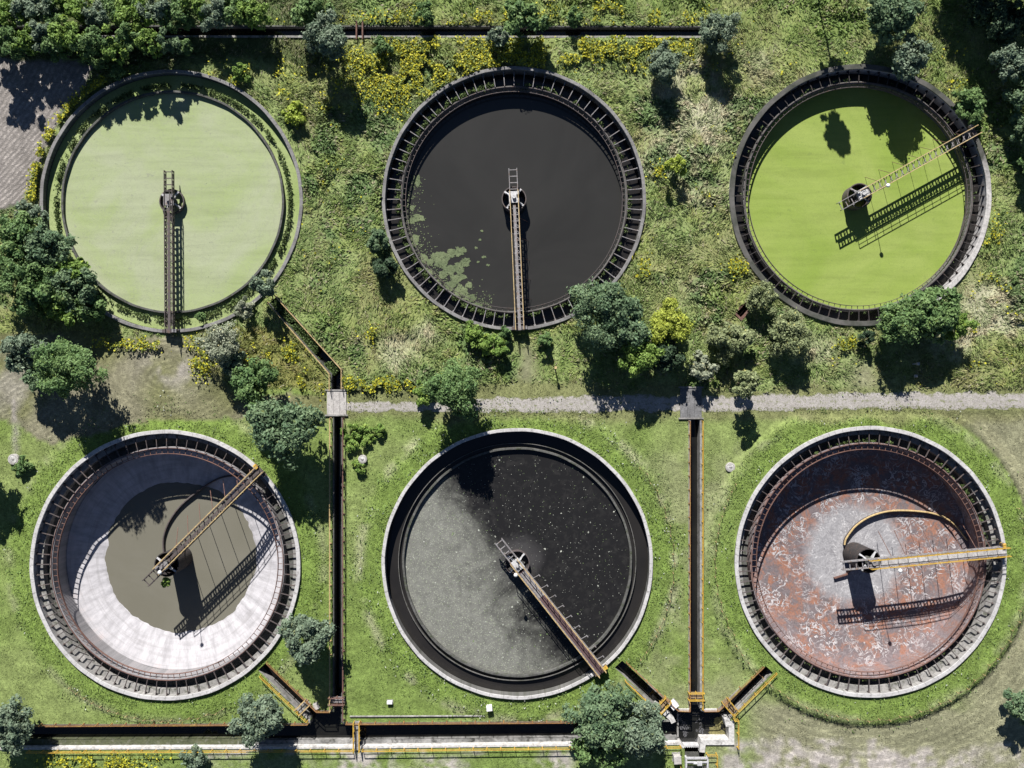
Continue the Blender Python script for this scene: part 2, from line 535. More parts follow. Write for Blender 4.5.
def tag(o, label=None, cat=None, group=None, kind=None):
    if label:
        o['label'] = label
    if cat:
        o['category'] = cat
    if group:
        o['group'] = group
    if kind:
        o['kind'] = kind
    return o


def thing(name, label, cat, loc=(0, 0, 0), rz=0.0, group=None):
    o = bpy.data.objects.new(name, None)
    o.empty_display_size = 0.5
    o.location = loc
    o.rotation_euler = (0, 0, rz)
    COL.objects.link(o)
    return tag(o, label, cat, group)


def dup(o, parent, loc=None, rz=None):
    c = o.copy()
    COL.objects.link(c)
    c.parent = parent
    if loc is not None:
        c.location = loc
    if rz is not None:
        c.rotation_euler = (0, 0, rz)
    return c


def quads_object(name, verts, tint, mat, parent=None, loc=(0, 0, 0)):
    """verts (N,4,3) leaf-like quads, tint (N,3)"""
    n = len(verts)
    me = bpy.data.meshes.new(name)
    me.vertices.add(n * 4)
    me.loops.add(n * 4)
    me.polygons.add(n)
    me.vertices.foreach_set('co', np.ascontiguousarray(verts, np.float32).ravel())
    me.loops.foreach_set('vertex_index', np.arange(n * 4, dtype=np.int32))
    me.polygons.foreach_set('loop_start', np.arange(0, n * 4, 4, dtype=np.int32))
    me.polygons.foreach_set('loop_total', np.full(n, 4, np.int32))
    at = me.attributes.new('tint', 'FLOAT_COLOR', 'POINT')
    c = np.ones((n, 4, 4), np.float32)
    c[:, :, :3] = np.clip(tint, 0.002, 0.9)[:, None, :]
    at.data.foreach_set('color', c.ravel())
    me.update(calc_edges=True)
    me.materials.append(mat)
    o = bpy.data.objects.new(name, me)
    o.location = loc
    COL.objects.link(o)
    if parent:
        o.parent = parent
    return o


def leaf_quads(cent, nrm, length, width, rng, fold=0.25, along=None):
    """pointed leaf quads about centres with given normals"""
    n = len(cent)
    nrm = nrm / (np.linalg.norm(nrm, axis=1, keepdims=True) + 1e-9)
    rv = rng.normal(size=(n, 3))
    u = np.cross(nrm, rv)
    if along is not None:
        u = along - nrm * (along * nrm).sum(axis=1, keepdims=True)
    u /= np.linalg.norm(u, axis=1, keepdims=True) + 1e-9
    w = np.cross(nrm, u)
    L = length[:, None]
    Wd = width[:, None]
    v = np.empty((n, 4, 3))
    v[:, 0] = cent - u * L
    v[:, 1] = cent + w * Wd + nrm * (fold * Wd)
    v[:, 2] = cent + u * L
    v[:, 3] = cent - w * Wd + nrm * (fold * Wd)
    return v


# ------------------------------------------------------------------ camera, light, world
cam = bpy.data.cameras.new('camera')
cam.sensor_fit = 'HORIZONTAL'
cam.angle = 2 * math.atan(512 * S / H)
cam.clip_end = 6000
co = bpy.data.objects.new('camera', cam)
co.location = (0, 0, H)
COL.objects.link(co)
scene.camera = co

ELEV = math.radians(35.0)
SH = Vector((0.2, -1.0, 0)).normalized()          # way shadows fall on the ground
sun_dir = Vector((-SH.x * math.cos(ELEV), -SH.y * math.cos(ELEV), math.sin(ELEV)))
sl = bpy.data.lights.new('sun', 'SUN')
sl.energy = 5.0
sl.angle = math.radians(0.5)
sl.color = (1.0, 0.965, 0.91)
so = bpy.data.objects.new('sun', sl)
so.rotation_euler = sun_dir.to_track_quat('Z', 'Y').to_euler()
so.location = (0, 60, 80)
COL.objects.link(so)
world = bpy.data.worlds.new('World')
scene.world = world
world.use_nodes = True
wn = world.node_tree
bg = wn.nodes['Background']
sky = wn.nodes.new('ShaderNodeTexSky')
sky.sky_type = 'NISHITA'
sky.sun_disc = False
sky.sun_elevation = ELEV
sky.altitude = 2500.0
sky.air_density = 0.65
sky.dust_density = 0.3
sky.sun_rotation = math.atan2(sun_dir.x, sun_dir.y)
wn.links.new(sky.outputs[0], bg.inputs[0])
bg.inputs[1].default_value = 0.05
scene.view_settings.view_transform = 'Standard'
scene.view_settings.look = 'None'
scene.view_settings.exposure = 0.82
scene.view_settings.gamma = 1.0

# ------------------------------------------------------------------ layout tables
# key: centre px of rim, rim z, outer radius m, ring(weir) radius m
TANKS = {
    'TL': dict(c=(171, 201), zt=0.35, Ro=19.7, Rr=16.75),
    'TM': dict(c=(514, 198.3), zt=0.45, Ro=19.75, Rr=17.15),
    'TR': dict(c=(860.5, 195), zt=0.45, Ro=19.6, Rr=17.3),
    'BL': dict(c=(165, 565.3), zt=0.75, Ro=20.2, Rr=17.6),
    'BM': dict(c=(517.3, 563.8), zt=0.75, Ro=20.25, Rr=17.3),
    'BR': dict(c=(870.8, 562), zt=0.95, Ro=20.25, Rr=17.75),
}
for k, d_ in TANKS.items():
    d_['xy'] = W(d_['c'][0], d_['c'][1], d_['zt'])
    # ground pixel of the axis
    d_['gp'] = (d_['xy'][0] / S + 512, 384 - d_['xy'][1] / S)


def tank_dist(x, y, k):
    cx, cy = TANKS[k]['xy']
    return np.hypot(np.asarray(x) - cx, np.asarray(y) - cy)


# holes in the ground for the channels (pixel polygons on the ground)
HOLES = {
    'bottom': [(-12, 725.8), (310.5, 724.2), (345, 723.8), (672, 721.2), (686, 715), (706, 715), (730, 721), (733.5, 721), (733.5, 744), (705, 744), (704, 760), (685, 760), (684.5, 747), (681, 742.5), (357, 746.3), (-12, 747.6)],
    'c1': [(334.2, 414), (341.4, 414), (341.4, 724.5), (345, 726), (309, 726), (311, 718.5), (316, 711.5), (334.2, 711.5)],
    'c2': [(690.5, 417), (699.8, 417), (699.8, 709), (703, 711.5), (717, 711.5), (729, 716.5), (731, 722), (670, 722), (676, 711.5), (690.5, 711.5)],
    'c4': [(266, 662.5), (317.5, 711.5), (309.5, 719.5), (258.5, 669.5)],
    'c5': [(622, 660), (677.5, 711), (671, 720), (614.5, 667)],
    'c6': [(765, 665), (772, 671.5), (728.5, 717.5), (717.5, 711.5)],
    'c7': [(276, 297), (341, 370), (341, 391), (332, 391), (332, 374), (269.5, 303)],
    'top': [(-12, 26.5), (703, 27.5), (703, 36.2), (-12, 35.6)],
    'pit': [(736, 313), (746, 302.5), (751, 307), (741, 318)],
}


def in_hole(px, py, grow=0.0):
    m = np.zeros(np.shape(px), bool)
    for p in HOLES.values():
        m |= inpoly(px, py, p)
        if grow:
            for dx, dy in ((grow, 0), (-grow, 0), (0, grow), (0, -grow)):
                m |= inpoly(px + dx, py + dy, p)
    return m


def road_center(px):
    return np.interp(px, [340, 512, 700, 860, 1024, 1100], [408, 404.5, 403.5, 401.5, 400, 399])


def road_half(px):
    return np.interp(px, [340, 420, 512, 700, 1100], [4.0, 5.0, 7.5, 8.0, 8.5])


PLOUGH = [(-60, 57), (60, 60), (95, 68), (84, 92), (58, 120), (44, 150), (36, 185), (20, 205), (-60, 225)]
TAN = [(-60, 338), (60, 330), (112, 334), (190, 336), (212, 372), (238, 398), (330, 392), (330, 416), (240, 421), (150, 420), (95, 432), (50, 446), (20, 425), (-60, 400)]


def mown_height(x, y):
    """terrain height"""
    x = np.asarray(x, float)
    y = np.asarray(y, float)
    px = x / S + 512
    py = 384 - y / S
    h = (fbm(x, y, 14, 3) - 0.5) * 0.5 * smooth(384 - py, 10, 40)
    h = h * (1 - smooth(np.where(inpoly(px, py, PLOUGH), 1, 0), 0, 1))
    d = tank_dist(x, y, 'BR')
    h = h + 0.55 * (1 - smooth(d, 24.2, 24.6))
    for k in ('BL', 'BM'):
        h = h + 0.25 * (1 - smooth(tank_dist(x, y, k), 22.6, 24.5))
    # level again at roads and channels
    h = h * smooth(np.abs(py - road_center(px)) - 12, 0, 8) if np.ndim(px) else h
    return h


C_LUSH = np.array((0.155, 0.216, 0.058))
C_MOWN = np.array((0.195, 0.245, 0.085))
C_DRYMOWN = np.array((0.215, 0.213, 0.135))
C_MEADOW = np.array((0.215, 0.265, 0.105))
C_STRAW = np.array((0.390, 0.380, 0.260))
C_OLIVE = np.array((0.225, 0.240, 0.100))
C_TAN = np.array((0.205, 0.195, 0.130))
C_BARE = np.array((0.34, 0.31, 0.295))
C_SOIL = np.array((0.235, 0.215, 0.200))
C_DARK = np.array((0.070, 0.095, 0.040))


def mix3(a, b, w):
    return a + (b - a) * w[..., None]


def albedo(x, y):
    """(colour, meadow weight, short-grass weight) of the ground cover at points"""
    x = np.asarray(x, float)
    y = np.asarray(y, float)
    px = x / S + 512
    py = 384 - y / S
    jx = px + (fbm(x, y, 5, 11) - 0.5) * 22
    jy = py + (fbm(x, y, 5, 15) - 0.5) * 22
    n1 = fbm(x, y, 16, 20)
    n2 = fbm(x, y, 5, 25)
    n3 = fbm(x, y, 2.2, 30)
    upper = 1 - smooth(jy, 384, 392)
    # lower grassland
    col = np.broadcast_to(C_MOWN, x.shape + (3,)).copy()
    col = mix3(col, np.broadcast_to(C_LUSH, col.shape), smooth(n1, 0.35, 0.6))
    right = smooth(jx, 925, 985) * smooth(jy, 404, 418)
    right = np.maximum(right, smooth(jx, 735, 770) * smooth(jy, 690, 712))
    dBR = tank_dist(x, y, 'BR')
    right = np.where(dBR < 24.7, 0, right)
    right = np.maximum(right, 0.5 * smooth(jx, 560, 700) * (1 - smooth(jx, 735, 760)) * smooth(jy, 430, 470) * smooth(n2, 0.4, 0.6))
    col = mix3(col, np.broadcast_to(C_DRYMOWN, col.shape) * (0.85 + 0.4 * n2[..., None]), right)
    for k in ('BL', 'BM', 'BR'):
        d = tank_dist(x, y, k)
        lush = (1 - smooth(d, 22.5, 25.0))
        col = mix3(col, np.broadcast_to(C_LUSH * np.array((1.0, 1.05, 0.9)), col.shape), lush * 0.85)
        wl = np.exp(-((d - 23.6) / 0.7) ** 2) * smooth(n3, 0.42, 0.62)
        col = mix3(col, np.broadcast_to(C_STRAW, col.shape), wl * (0.35 if k != 'BM' else 0.6))
    bank_shade = np.exp(-((dBR - 24.75) / 0.3) ** 2) * smooth(jx, 770, 790) * smooth(n3, 0.25, 0.45)  # shadow line painted into the ground below the raised bank round BR
    col = mix3(col, np.broadcast_to(np.array((0.06, 0.065, 0.035)), col.shape), bank_shade * 0.85)
    pal = np.exp(-((dBR - 26.2) / 0.8) ** 2) * smooth(jx, 900, 950) * (1 - smooth(jy, 640, 690))
    col = mix3(col, np.broadcast_to(np.array((0.30, 0.29, 0.18)), col.shape), pal * 0.6)
    # bare patches along the bottom
    b = smooth(jy, 744, 752) * smooth(n2 + 0.25 * n3, 0.46, 0.66) * np.maximum(smooth(jx, 165, 200) * (1 - smooth(jx, 560, 580)), smooth(jx, 715, 735) * (1 - 0.3 * smooth(jx, 900, 1000)))
    b = b * (1 - 0.8 * inpoly(jx, jy, [(165, 754), (340, 754), (340, 800), (165, 800)]))
    b = np.maximum(b, inpoly(jx, jy, [(718, 742), (760, 728), (800, 742), (870, 738), (900, 752), (860, 764), (720, 775)]) * 0.9 * smooth(n2 + 0.3 * n3, 0.48, 0.72))
    b = b * smooth(fbm(x, y, 1.1, 33) + 0.35 * n3, 0.52, 0.72)
    col = mix3(col, np.broadcast_to(C_BARE * 1.1, col.shape), b * 0.9)
    # upper meadow
    md = np.broadcast_to(C_MEADOW, col.shape).copy()
    md = mix3(md, np.broadcast_to(C_OLIVE, col.shape), smooth(n1, 0.42, 0.62) * 0.9)
    strawz = np.maximum.reduce([
        np.exp(-(((px - 690) / 60) ** 2 + ((py - 130) / 90) ** 2)),
        np.exp(-(((px - 980) / 60) ** 2 + ((py - 320) / 60) ** 2)),
        0.8 * np.exp(-(((px - 400) / 45) ** 2 + ((py - 340) / 40) ** 2)),
        0.8 * np.exp(-(((px - 820) / 40) ** 2 + ((py - 350) / 25) ** 2)),
        0.6 * np.exp(-(((px - 770) / 60) ** 2 + ((py - 60) / 40) ** 2)),
        0.6 * np.exp(-(((px - 690) / 50) ** 2 + ((py - 270) / 60) ** 2))])
    md = mix3(md, np.broadcast_to(C_STRAW, col.shape), smooth(n2 * 0.55 + strawz * 0.6, 0.5, 0.85))
    md = mix3(md, np.broadcast_to(np.array((0.115, 0.175, 0.075)), col.shape), smooth(fbm(x, y, 7, 37), 0.54, 0.66) * 0.75)
    md = mix3(md, np.broadcast_to(np.array((0.23, 0.27, 0.09)), col.shape), smooth(fbm(x, y, 4, 39), 0.56, 0.68) * 0.7)
    lushz = np.maximum.reduce([
        np.exp(-(((px - 960) / 60) ** 2 + ((py - 120) / 120) ** 2)),
        np.exp(-(((px - 820) / 90) ** 2 + ((py - 25) / 35) ** 2)),
        0.9 * np.exp(-(((px - 560) / 60) ** 2 + ((py - 360) / 22) ** 2)),
        0.7 * np.exp(-(((px - 330) / 40) ** 2 + ((py - 320) / 40) ** 2)),
        0.9 * (1 - smooth(py, 10, 30)) * smooth(px, 330, 400)])
    md = mix3(md, np.broadcast_to(C_LUSH * np.array((1.1, 1.05, 1.2)), col.shape), np.clip(lushz, 0, 1) * smooth(n3, 0.3, 0.55))
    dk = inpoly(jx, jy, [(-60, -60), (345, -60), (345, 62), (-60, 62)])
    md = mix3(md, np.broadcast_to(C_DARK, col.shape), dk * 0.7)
    ol = inpoly(jx, jy, [(238, 330), (290, 320), (330, 375), (330, 396), (240, 396)])
    md = mix3(md, np.broadcast_to(np.array((0.19, 0.18, 0.055)), col.shape), ol * 0.7)
    # bare tracks leading down to the road
    tr = np.maximum(np.exp(-((jx - 524) / 9) ** 2) * smooth(jy, 335, 350), np.exp(-(((jx - 862) / 20) ** 2 + ((jy - 378) / 16) ** 2)))
    md = mix3(md, np.broadcast_to(C_TAN, col.shape), tr * 0.8)
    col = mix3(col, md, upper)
    meadow = upper * (1 - np.clip(tr, 0, 1))
    # verge beside the road
    vg = smooth(jy, 384, 390) * (1 - smooth(jy, 416, 424)) * smooth(jx, 325, 345)
    col = mix3(col, np.broadcast_to(np.array((0.175, 0.175, 0.085)), col.shape), vg * 0.75)
    tan = inpoly(jx * 0.6 + px * 0.4, jy * 0.6 + py * 0.4, TAN).astype(float)
    tc = mix3(np.broadcast_to(C_TAN, col.shape).copy(), np.broadcast_to(np.array((0.15, 0.155, 0.07)), col.shape), smooth(n1, 0.4, 0.62))
    tc = mix3(tc, np.broadcast_to(C_BARE, col.shape), 0.8 * np.exp(-(((px - 172) / 30) ** 2 + ((py - 370) / 18) ** 2)) * smooth(n3, 0.38, 0.6))
    tc = mix3(tc, np.broadcast_to(C_BARE * 0.9, col.shape), 0.6 * np.exp(-(((px - 15) / 45) ** 2 + ((py - 385) / 35) ** 2)) * smooth(n3, 0.3, 0.6))
    col = mix3(col, tc, tan)
    meadow = meadow * (1 - tan)
    pl = inpoly(px + (jx - px) * 0.35, py + (jy - py) * 0.35, PLOUGH).astype(float)
    col = mix3(col, np.broadcast_to(C_SOIL, col.shape), pl)
    meadow = meadow * (1 - pl)
    # pale foot track at left
    ft = np.exp(-((jx * 0.3 + px * 0.7 - np.interp(py, [395, 460], [11, 17])) / 2.2) ** 2) * smooth(py, 395, 402) * (1 - smooth(py, 448, 458))
    col = mix3(col, np.broadcast_to(C_BARE, col.shape), ft * 0.8)
    short = (1 - upper) * (1 - b) * (1 - 0.75 * tan) * (1 - 0.2 * right)
    return col, meadow, short


# ------------------------------------------------------------------ ground
def build_ground():
    xs = np.arange(-84, 84.01, 0.62)
    ys = np.arange(-64, 64.01, 0.62)
    gx, gy = np.meshgrid(xs, ys)
    rj = np.random.default_rng(3)
    gx = (gx + rj.uniform(-0.15, 0.15, gx.shape)).ravel()
    gy = (gy + rj.uniform(-0.15, 0.15, gy.shape)).ravel()
    px = gx / S + 512
    py = 384 - gy / S
    keep = ~in_hole(px, py, 2.0)
    for k in TANKS:
        keep &= tank_dist(gx, gy, k) > TANKS[k]['Ro'] - 0.1
    pts = list(zip(gx[keep], gy[keep]))
    # far country
    for r in (110, 170, 300, 600, 1200, 2000):
        for i in range(24):
            a = 2 * PI * (i + 0.5) / 24
            pts.append((r * math.cos(a) * 1.15, r * math.sin(a) * 1.15))
    edges = []
    for p in HOLES.values():
        o = len(pts)
        pts += [((x - 512) * S, (384 - y) * S) for x, y in p]
        edges += [(o + i, o + (i + 1) % len(p)) for i in range(len(p))]
    for k, d in TANKS.items():
        o = len(pts)
        n = 160
        cx, cy = d['xy']
        pts += [(cx + (d['Ro'] - 0.4) * math.cos(2 * PI * i / n), cy + (d['Ro'] - 0.4) * math.sin(2 * PI * i / n)) for i in range(n)]
        edges += [(o + i, o + (i + 1) % n) for i in range(n)]
    vs, es, fs, _, _, _ = delaunay_2d_cdt([Vector(p) for p in pts], edges, [], 0, 1e-4)
    V = np.array([(v[0], v[1]) for v in vs])
    F = np.array(fs)
    cen = V[F].mean(axis=1)
    bad = in_hole(cen[:, 0] / S + 512, 384 - cen[:, 1] / S)
    for k in TANKS:
        bad |= tank_dist(cen[:, 0], cen[:, 1], k) < TANKS[k]['Ro'] - 0.4
    F = F[~bad]
    z = mown_height(V[:, 0], V[:, 1])
    # hold level at hole edges
    me = bpy.data.meshes.new('ground')
    v3 = np.column_stack([V, z])
    n = len(F)
    me.vertices.add(len(v3))
    me.loops.add(n * 3)
    me.polygons.add(n)
    me.vertices.foreach_set('co', v3.astype(np.float32).ravel())
    me.loops.foreach_set('vertex_index', F.astype(np.int32).ravel())
    me.polygons.foreach_set('loop_start', np.arange(0, n * 3, 3, dtype=np.int32))
    me.polygons.foreach_set('loop_total', np.full(n, 3, np.int32))
    me.polygons.foreach_set('use_smooth', np.ones(n, bool))
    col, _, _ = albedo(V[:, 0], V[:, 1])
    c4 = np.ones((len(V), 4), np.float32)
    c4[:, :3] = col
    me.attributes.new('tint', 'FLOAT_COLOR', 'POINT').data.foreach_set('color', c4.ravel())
    # machine tracks: phase of the mown or ploughed lines, and their weight
    px = V[:, 0] / S + 512
    py = 384 - V[:, 1] / S
    ph = np.zeros((len(V), 4), np.float32)
    ph[:, 3] = 1
    pl = inpoly(px, py, PLOUGH)
    curve = (px * 0.80 + py * 0.36 + 0.0016 * (py - 60) ** 2) * S / 0.72
    ph[:, 0] = np.where(pl, curve, 0)
    ph[:, 1] = np.where(pl, 1.0, 0)
    tn = inpoly(px, py, TAN)
    el = np.hypot((px - 168) / 1.5, (py - 374)) * S / 0.85
    el = np.where(px < 95, (px * 0.55 + py * 0.83) * S / 0.8, el)
    ph[:, 0] = np.where(tn, el, ph[:, 0])
    ph[:, 1] = np.where(tn, 0.55, ph[:, 1])
    dB = tank_dist(V[:, 0], V[:, 1], 'BR')
    rt = (~tn) & (py > 412) & (((px > 930) & (dB > 24.8)) | ((px > 735) & (py > 690) & (dB > 24.8)))
    ph[:, 0] = np.where(rt, dB / 1.15, ph[:, 0])
    ph[:, 1] = np.where(rt, 0.55 * (1 - smooth(dB, 30, 40)) + 0.15, ph[:, 1])
    far = rt & (dB > 34)
    me.attributes.new('phase', 'FLOAT_COLOR', 'POINT').data.foreach_set('color', ph.ravel())
    me.update(calc_edges=True)
    me.validate()
    me.materials.append(M['ground'])
    o = bpy.data.objects.new('ground', me)
    COL.objects.link(o)
    tag(o, kind='structure')


build_ground()


# gravel road: one ragged-edged sheet
def build_road():
    m = MB()
    n = 420
    for i in range(n + 1):
        px = 341 + (1110 - 341) * i / n
        c = float(road_center(px))
        hw = float(road_half(px))
        x = (px - 512) * S
        a = hw + (float(fbm(x, 3.0, 1.6, 40)) - 0.5) * 8
        b = hw + (float(fbm(x, 90.0, 1.6, 44)) - 0.5) * 8
        for k in range(7):
            py = c - a + (a + b) * k / 6
            ze = 0.03 if 0 < k < 6 else 0.012
            m.v.append((x, (384 - py) * S, ze))
    for i in range(n):
        for k in range(6):
            q = i * 7 + k
            m.f.append((q, q + 1, q + 8, q + 7))
    o = m.build('dirt_road', M['gravel'])
    c = np.ones((len(m.v), 4), np.float32)
    lane = np.array((0.85, 0.35, 0.0, 0.55, 0.0, 0.3, 0.8))
    c[:, 0] = np.tile(lane, n + 1)
    o.data.attributes.new('lane', 'FLOAT_COLOR', 'POINT').data.foreach_set('color', c.ravel())
    tag(o, kind='structure')


build_road()


# ------------------------------------------------------------------ tanks
def water(r, z, key, mat, parent_xy, r0=0.0, wig=None):
    m = MB()
    if r0 <= 0:
        m.disc(r, z, 160, wig=wig)
    else:
        m.lathe([(r0, z), (r, z)], 160, closed=False)
    return tag(m.build('water', mat, None, (parent_xy[0], parent_xy[1], 0)), kind='structure')


def tank(key, label, rim_mat, wall_mat, gutter_z, ring_top, inner_wall_z, floor_prof, floor_mat, brackets, br_mat, trough, well_mat):
    d = TANKS[key]
    Ro, Rr, zt = d['Ro'], d['Rr'], d['zt']
    x, y = d['xy']
    root = thing('settling_tank', label, 'tank', (x, y, 0))
    d['root'] = root
    rw = {'TR': 0.75, 'TM': 0.48, 'BM': 0.5, 'TL': 0.5}.get(key, 0.58)
    Ri = Ro - rw
    rng = random.Random(sum(map(ord, key)))
    ph = [rng.uniform(0, 6.28) for _ in range(6)]

    def jit(a, j):
        return (0.02 * math.sin(7 * a + ph[0]) + 0.02 * math.sin(23 * a + ph[1]), 0.012 * math.sin(11 * a + ph[2]) + 0.01 * math.sin(37 * a + ph[3]))
    MB().lathe([(Ri + 0.06, zt - 0.16), (Ro - 0.02, zt - 0.16), (Ro - 0.02, gutter_z - 0.3), (Ri + 0.06, gutter_z - 0.3)], 160).build('outer_wall', wall_mat, root)
    MB().lathe([(Ri, zt - 0.16), (Ro, zt - 0.16), (Ro, zt - 0.02), (Ro - 0.04, zt), (Ri + 0.04, zt), (Ri, zt - 0.02)], 160, jitter=jit).build('rim', rim_mat, root)
    MB().lathe([(Rr, gutter_z), (Ri + 0.06, gutter_z), (Ri + 0.06, gutter_z - 0.25), (Rr, gutter_z - 0.25)], 160).build('gutter_floor', M['conc_dark'], root)
    if key in ('BL', 'BR'):
        MB().lathe([(Ri - 0.75, gutter_z), (Ri + 0.06, gutter_z), (Ri + 0.06, zt - 1.25), (Ri - 0.75, zt - 1.25)], 160).build('gutter_ledge', M['conc'], root)
    MB().lathe([(Rr - 0.32, inner_wall_z), (Rr, inner_wall_z), (Rr, ring_top - 0.02), (Rr - 0.03, ring_top), (Rr - 0.29, ring_top), (Rr - 0.32, ring_top - 0.02)], 160, jitter=jit).build('weir_wall', {'BM': M['conc_dark'], 'TL': M['conc_dark'], 'TM': M['wall_grey'], 'TR': M['wall_grey'], 'BR': M['sludge'], 'BL': M['cone_pale']}[key], root)
    if floor_prof:
        def fj(a, j):
            return (0.06 * math.sin(9 * a + ph[4] + j) + 0.05 * math.sin(21 * a + ph[5]) + 0.03 * math.sin(44 * a), 0.0 if (j == 0 or j > 3 or key != 'BL') else 0.34 * (float(fbm(11.9 * math.cos(a), 11.9 * math.sin(a), 3.2, 12, 5)) - 0.5))
        MB().lathe(floor_prof + [(0.02, floor_prof[-1][1])], 320, closed=False, jitter=fj).build('tank_floor', floor_mat, root, smooth_=True)
    if brackets:
        w0, w1 = Rr - 0.02, Ri + 0.1
        zb = min(zt - 0.22, ring_top + 0.35)
        m = MB()
        m.box(((w0 + w1) / 2, 0, zb - 0.1), (w1 - w0, 0.10, 0.2))
        m.add([(w1, -0.15, zb - 0.2), (w1, 0.15, zb - 0.2), (w1, 0.15, max(gutter_z + 0.2, zb - 0.75)), (w1, -0.15, max(gutter_z + 0.2, zb - 0.75)), (w1 - 0.35, -0.15, zb - 0.2), (w1 - 0.35, 0.15, zb - 0.2)],
              [(0, 1, 2, 3), (4, 5, 1, 0), (3, 2, 5, 4), (0, 3, 4), (1, 5, 2)])
        b0 = m.build('bracket', br_mat, root)
        for i in range(1, brackets):
            dup(b0, root, rz=2 * PI * i / brackets)
    if trough:
        # a light steel launder carried inside the weir wall: two hoops with ties
        m = MB()
        ri = Rr - (1.05 if key in ('BL', 'BR') else 0.85)
        m.lathe([(ri, ring_top - 0.36), (ri + 0.07, ring_top - 0.36), (ri + 0.07, ring_top - 0.02), (ri, ring_top - 0.02)], 160)
        n = 120
        for i in range(n):
            a = 2 * PI * i / n
            rm = (Rr - 0.32 + ri) / 2
            m.box((rm * math.cos(a), rm * math.sin(a), ring_top - 0.22), (Rr - 0.32 - ri, 0.08, 0.07), a)
        m.build('weir_trough', trough, root)
        m = MB()
        m.lathe([(Rr - 0.2, ring_top), (Rr - 0.12, ring_top), (Rr - 0.12, ring_top + 0.14), (Rr - 0.2, ring_top + 0.14)], 160)
        m.build('weir_plate', trough, root)
    # centre pier with its open drum
    zf = floor_prof[-1][1] if floor_prof else -4.0
    pier = MB()
    pier.lathe([(0.62, zf - 0.2), (0.62, 0.5), (0.35, 0.75), (0.001, 0.8)], 24, closed=False)
    pier = pier.build('center_pier', M['conc_dark'], root)
    dr = MB()
    dr.lathe([(1.72, zf), (1.80, zf), (1.80, 0.05), (1.86, 0.05), (1.86, 0.15), (1.72, 0.15)], 40)
    dr.build('feed_well', well_mat, pier)
    stt = MB()
    for k in range(4):
        a = PI / 4 + k * PI / 2 + 0.15
        stt.box((1.15 * math.cos(a), 1.15 * math.sin(a), 0.22), (1.25, 0.28, 0.1), a)
        stt.bar((1.6 * math.cos(a), 1.6 * math.sin(a), 0.2), (0.5 * math.cos(a), 0.5 * math.sin(a), 0.85), 0.12)
    stt.build('well_strut', M['steel_pale'] if key != 'TR' else M['steel_mid'], pier)
    return root


# filled tanks
tank('TL', 'round tank full of pale milky-green duckweed, with a weedy green gutter', M['rim_grey'], M['wall_grey'], -1.4, -0.15, -4.0, None, None, 0, None, None, M['steel_dark'])
water(TANKS['TL']['Rr'] - 0.3, -0.65, 'TL', M['duck_pale'], TANKS['TL']['xy'])
water(TANKS['TL']['Ro'] - 0.5, -0.8, 'TL', M['duck_gutter'], TANKS['TL']['xy'], TANKS['TL']['Rr'] - 0.02)
tank('TM', 'round tank of dark grey water with lily-like green patches by its rim', M['rim_grey'], M['wall_grey'], -1.9, -0.55, -4.5, None, None, 76, M['steel_mid'], M['steel_dark'], M['steel_dark'])
water(TANKS['TM']['Ro'] - 0.45, -1.75, 'TM', M['gutter_water'], TANKS['TM']['xy'], TANKS['TM']['Rr'] - 0.02)
water(TANKS['TM']['Rr'] - 0.3, -2.1, 'TM', M['tm_water'], TANKS['TM']['xy'])
tank('TR', 'round tank covered by bright lime-green duckweed, with mossy dark rim', M['rim_moss_sunlit'], M['wall_pale'], -2.0, -0.45, -4.5, None, None, 76, M['steel_black'], M['steel_dark'], M['steel_dark'])
water(TANKS['TR']['Ro'] - 0.45, -1.8, 'TR', M['gutter_water'], TANKS['TR']['xy'], TANKS['TR']['Rr'] - 0.02)
water(TANKS['TR']['Rr'] - 0.3, -2.2, 'TR', M['duck_green'], TANKS['TR']['xy'])
tank('BL', 'drained round tank with white sloping floor and olive puddle at its middle', M['rim_white'], M['wall_mid'], -1.7, -0.15, -4.3, [(17.32, -4.1), (14.5, -4.85), (11.9, -5.45), (11.0, -5.7), (5, -6.2), (1.9, -6.3)], M['cone_pale'], 76, M['steel_dark'], M['steel_rust'], M['steel_black'])
water(11.95, -5.5, 'BL', M['pool_water'], TANKS['BL']['xy'])
tank('BM', 'round tank of black water half covered by speckled grey scum', M['rim_white'], M['wall_grey'], -1.6, -0.35, -4.0, None, None, 0, None, None, M['steel_dark'])
bmw = water(TANKS['BM']['Rr'] - 0.3, -0.95, 'BM', M['bm_water'], TANKS['BM']['xy'])
water(TANKS['BM']['Ro'] - 0.5, -1.15, 'BM', M['gutter_water'], TANKS['BM']['xy'], TANKS['BM']['Rr'] - 0.02)
tank('BR', 'drained round tank with rust-orange cracked sludge over its floor', M['rim_white'], M['wall_mid'], -1.6, 0.05, -4.5, [(17.47, -4.3), (15.0, -4.75), (11.2, -5.0), (6.5, -5.2), (1.9, -5.4)], M['sludge'], 76, M['steel_dark'], M['steel_rust'], M['steel_black'])
# second lip of the BM weir
m = MB()
r_ = TANKS['BM']['Rr'] + 0.55
m.lathe([(r_, -1.6), (r_ + 0.09, -1.6), (r_ + 0.09, -0.62), (r_, -0.62)], 160)
m.build('outer_weir_lip', M['wall_grey'], TANKS['BM']['root'])

# ------------------------------------------------------------------ scraper bridges
ZB = 1.7


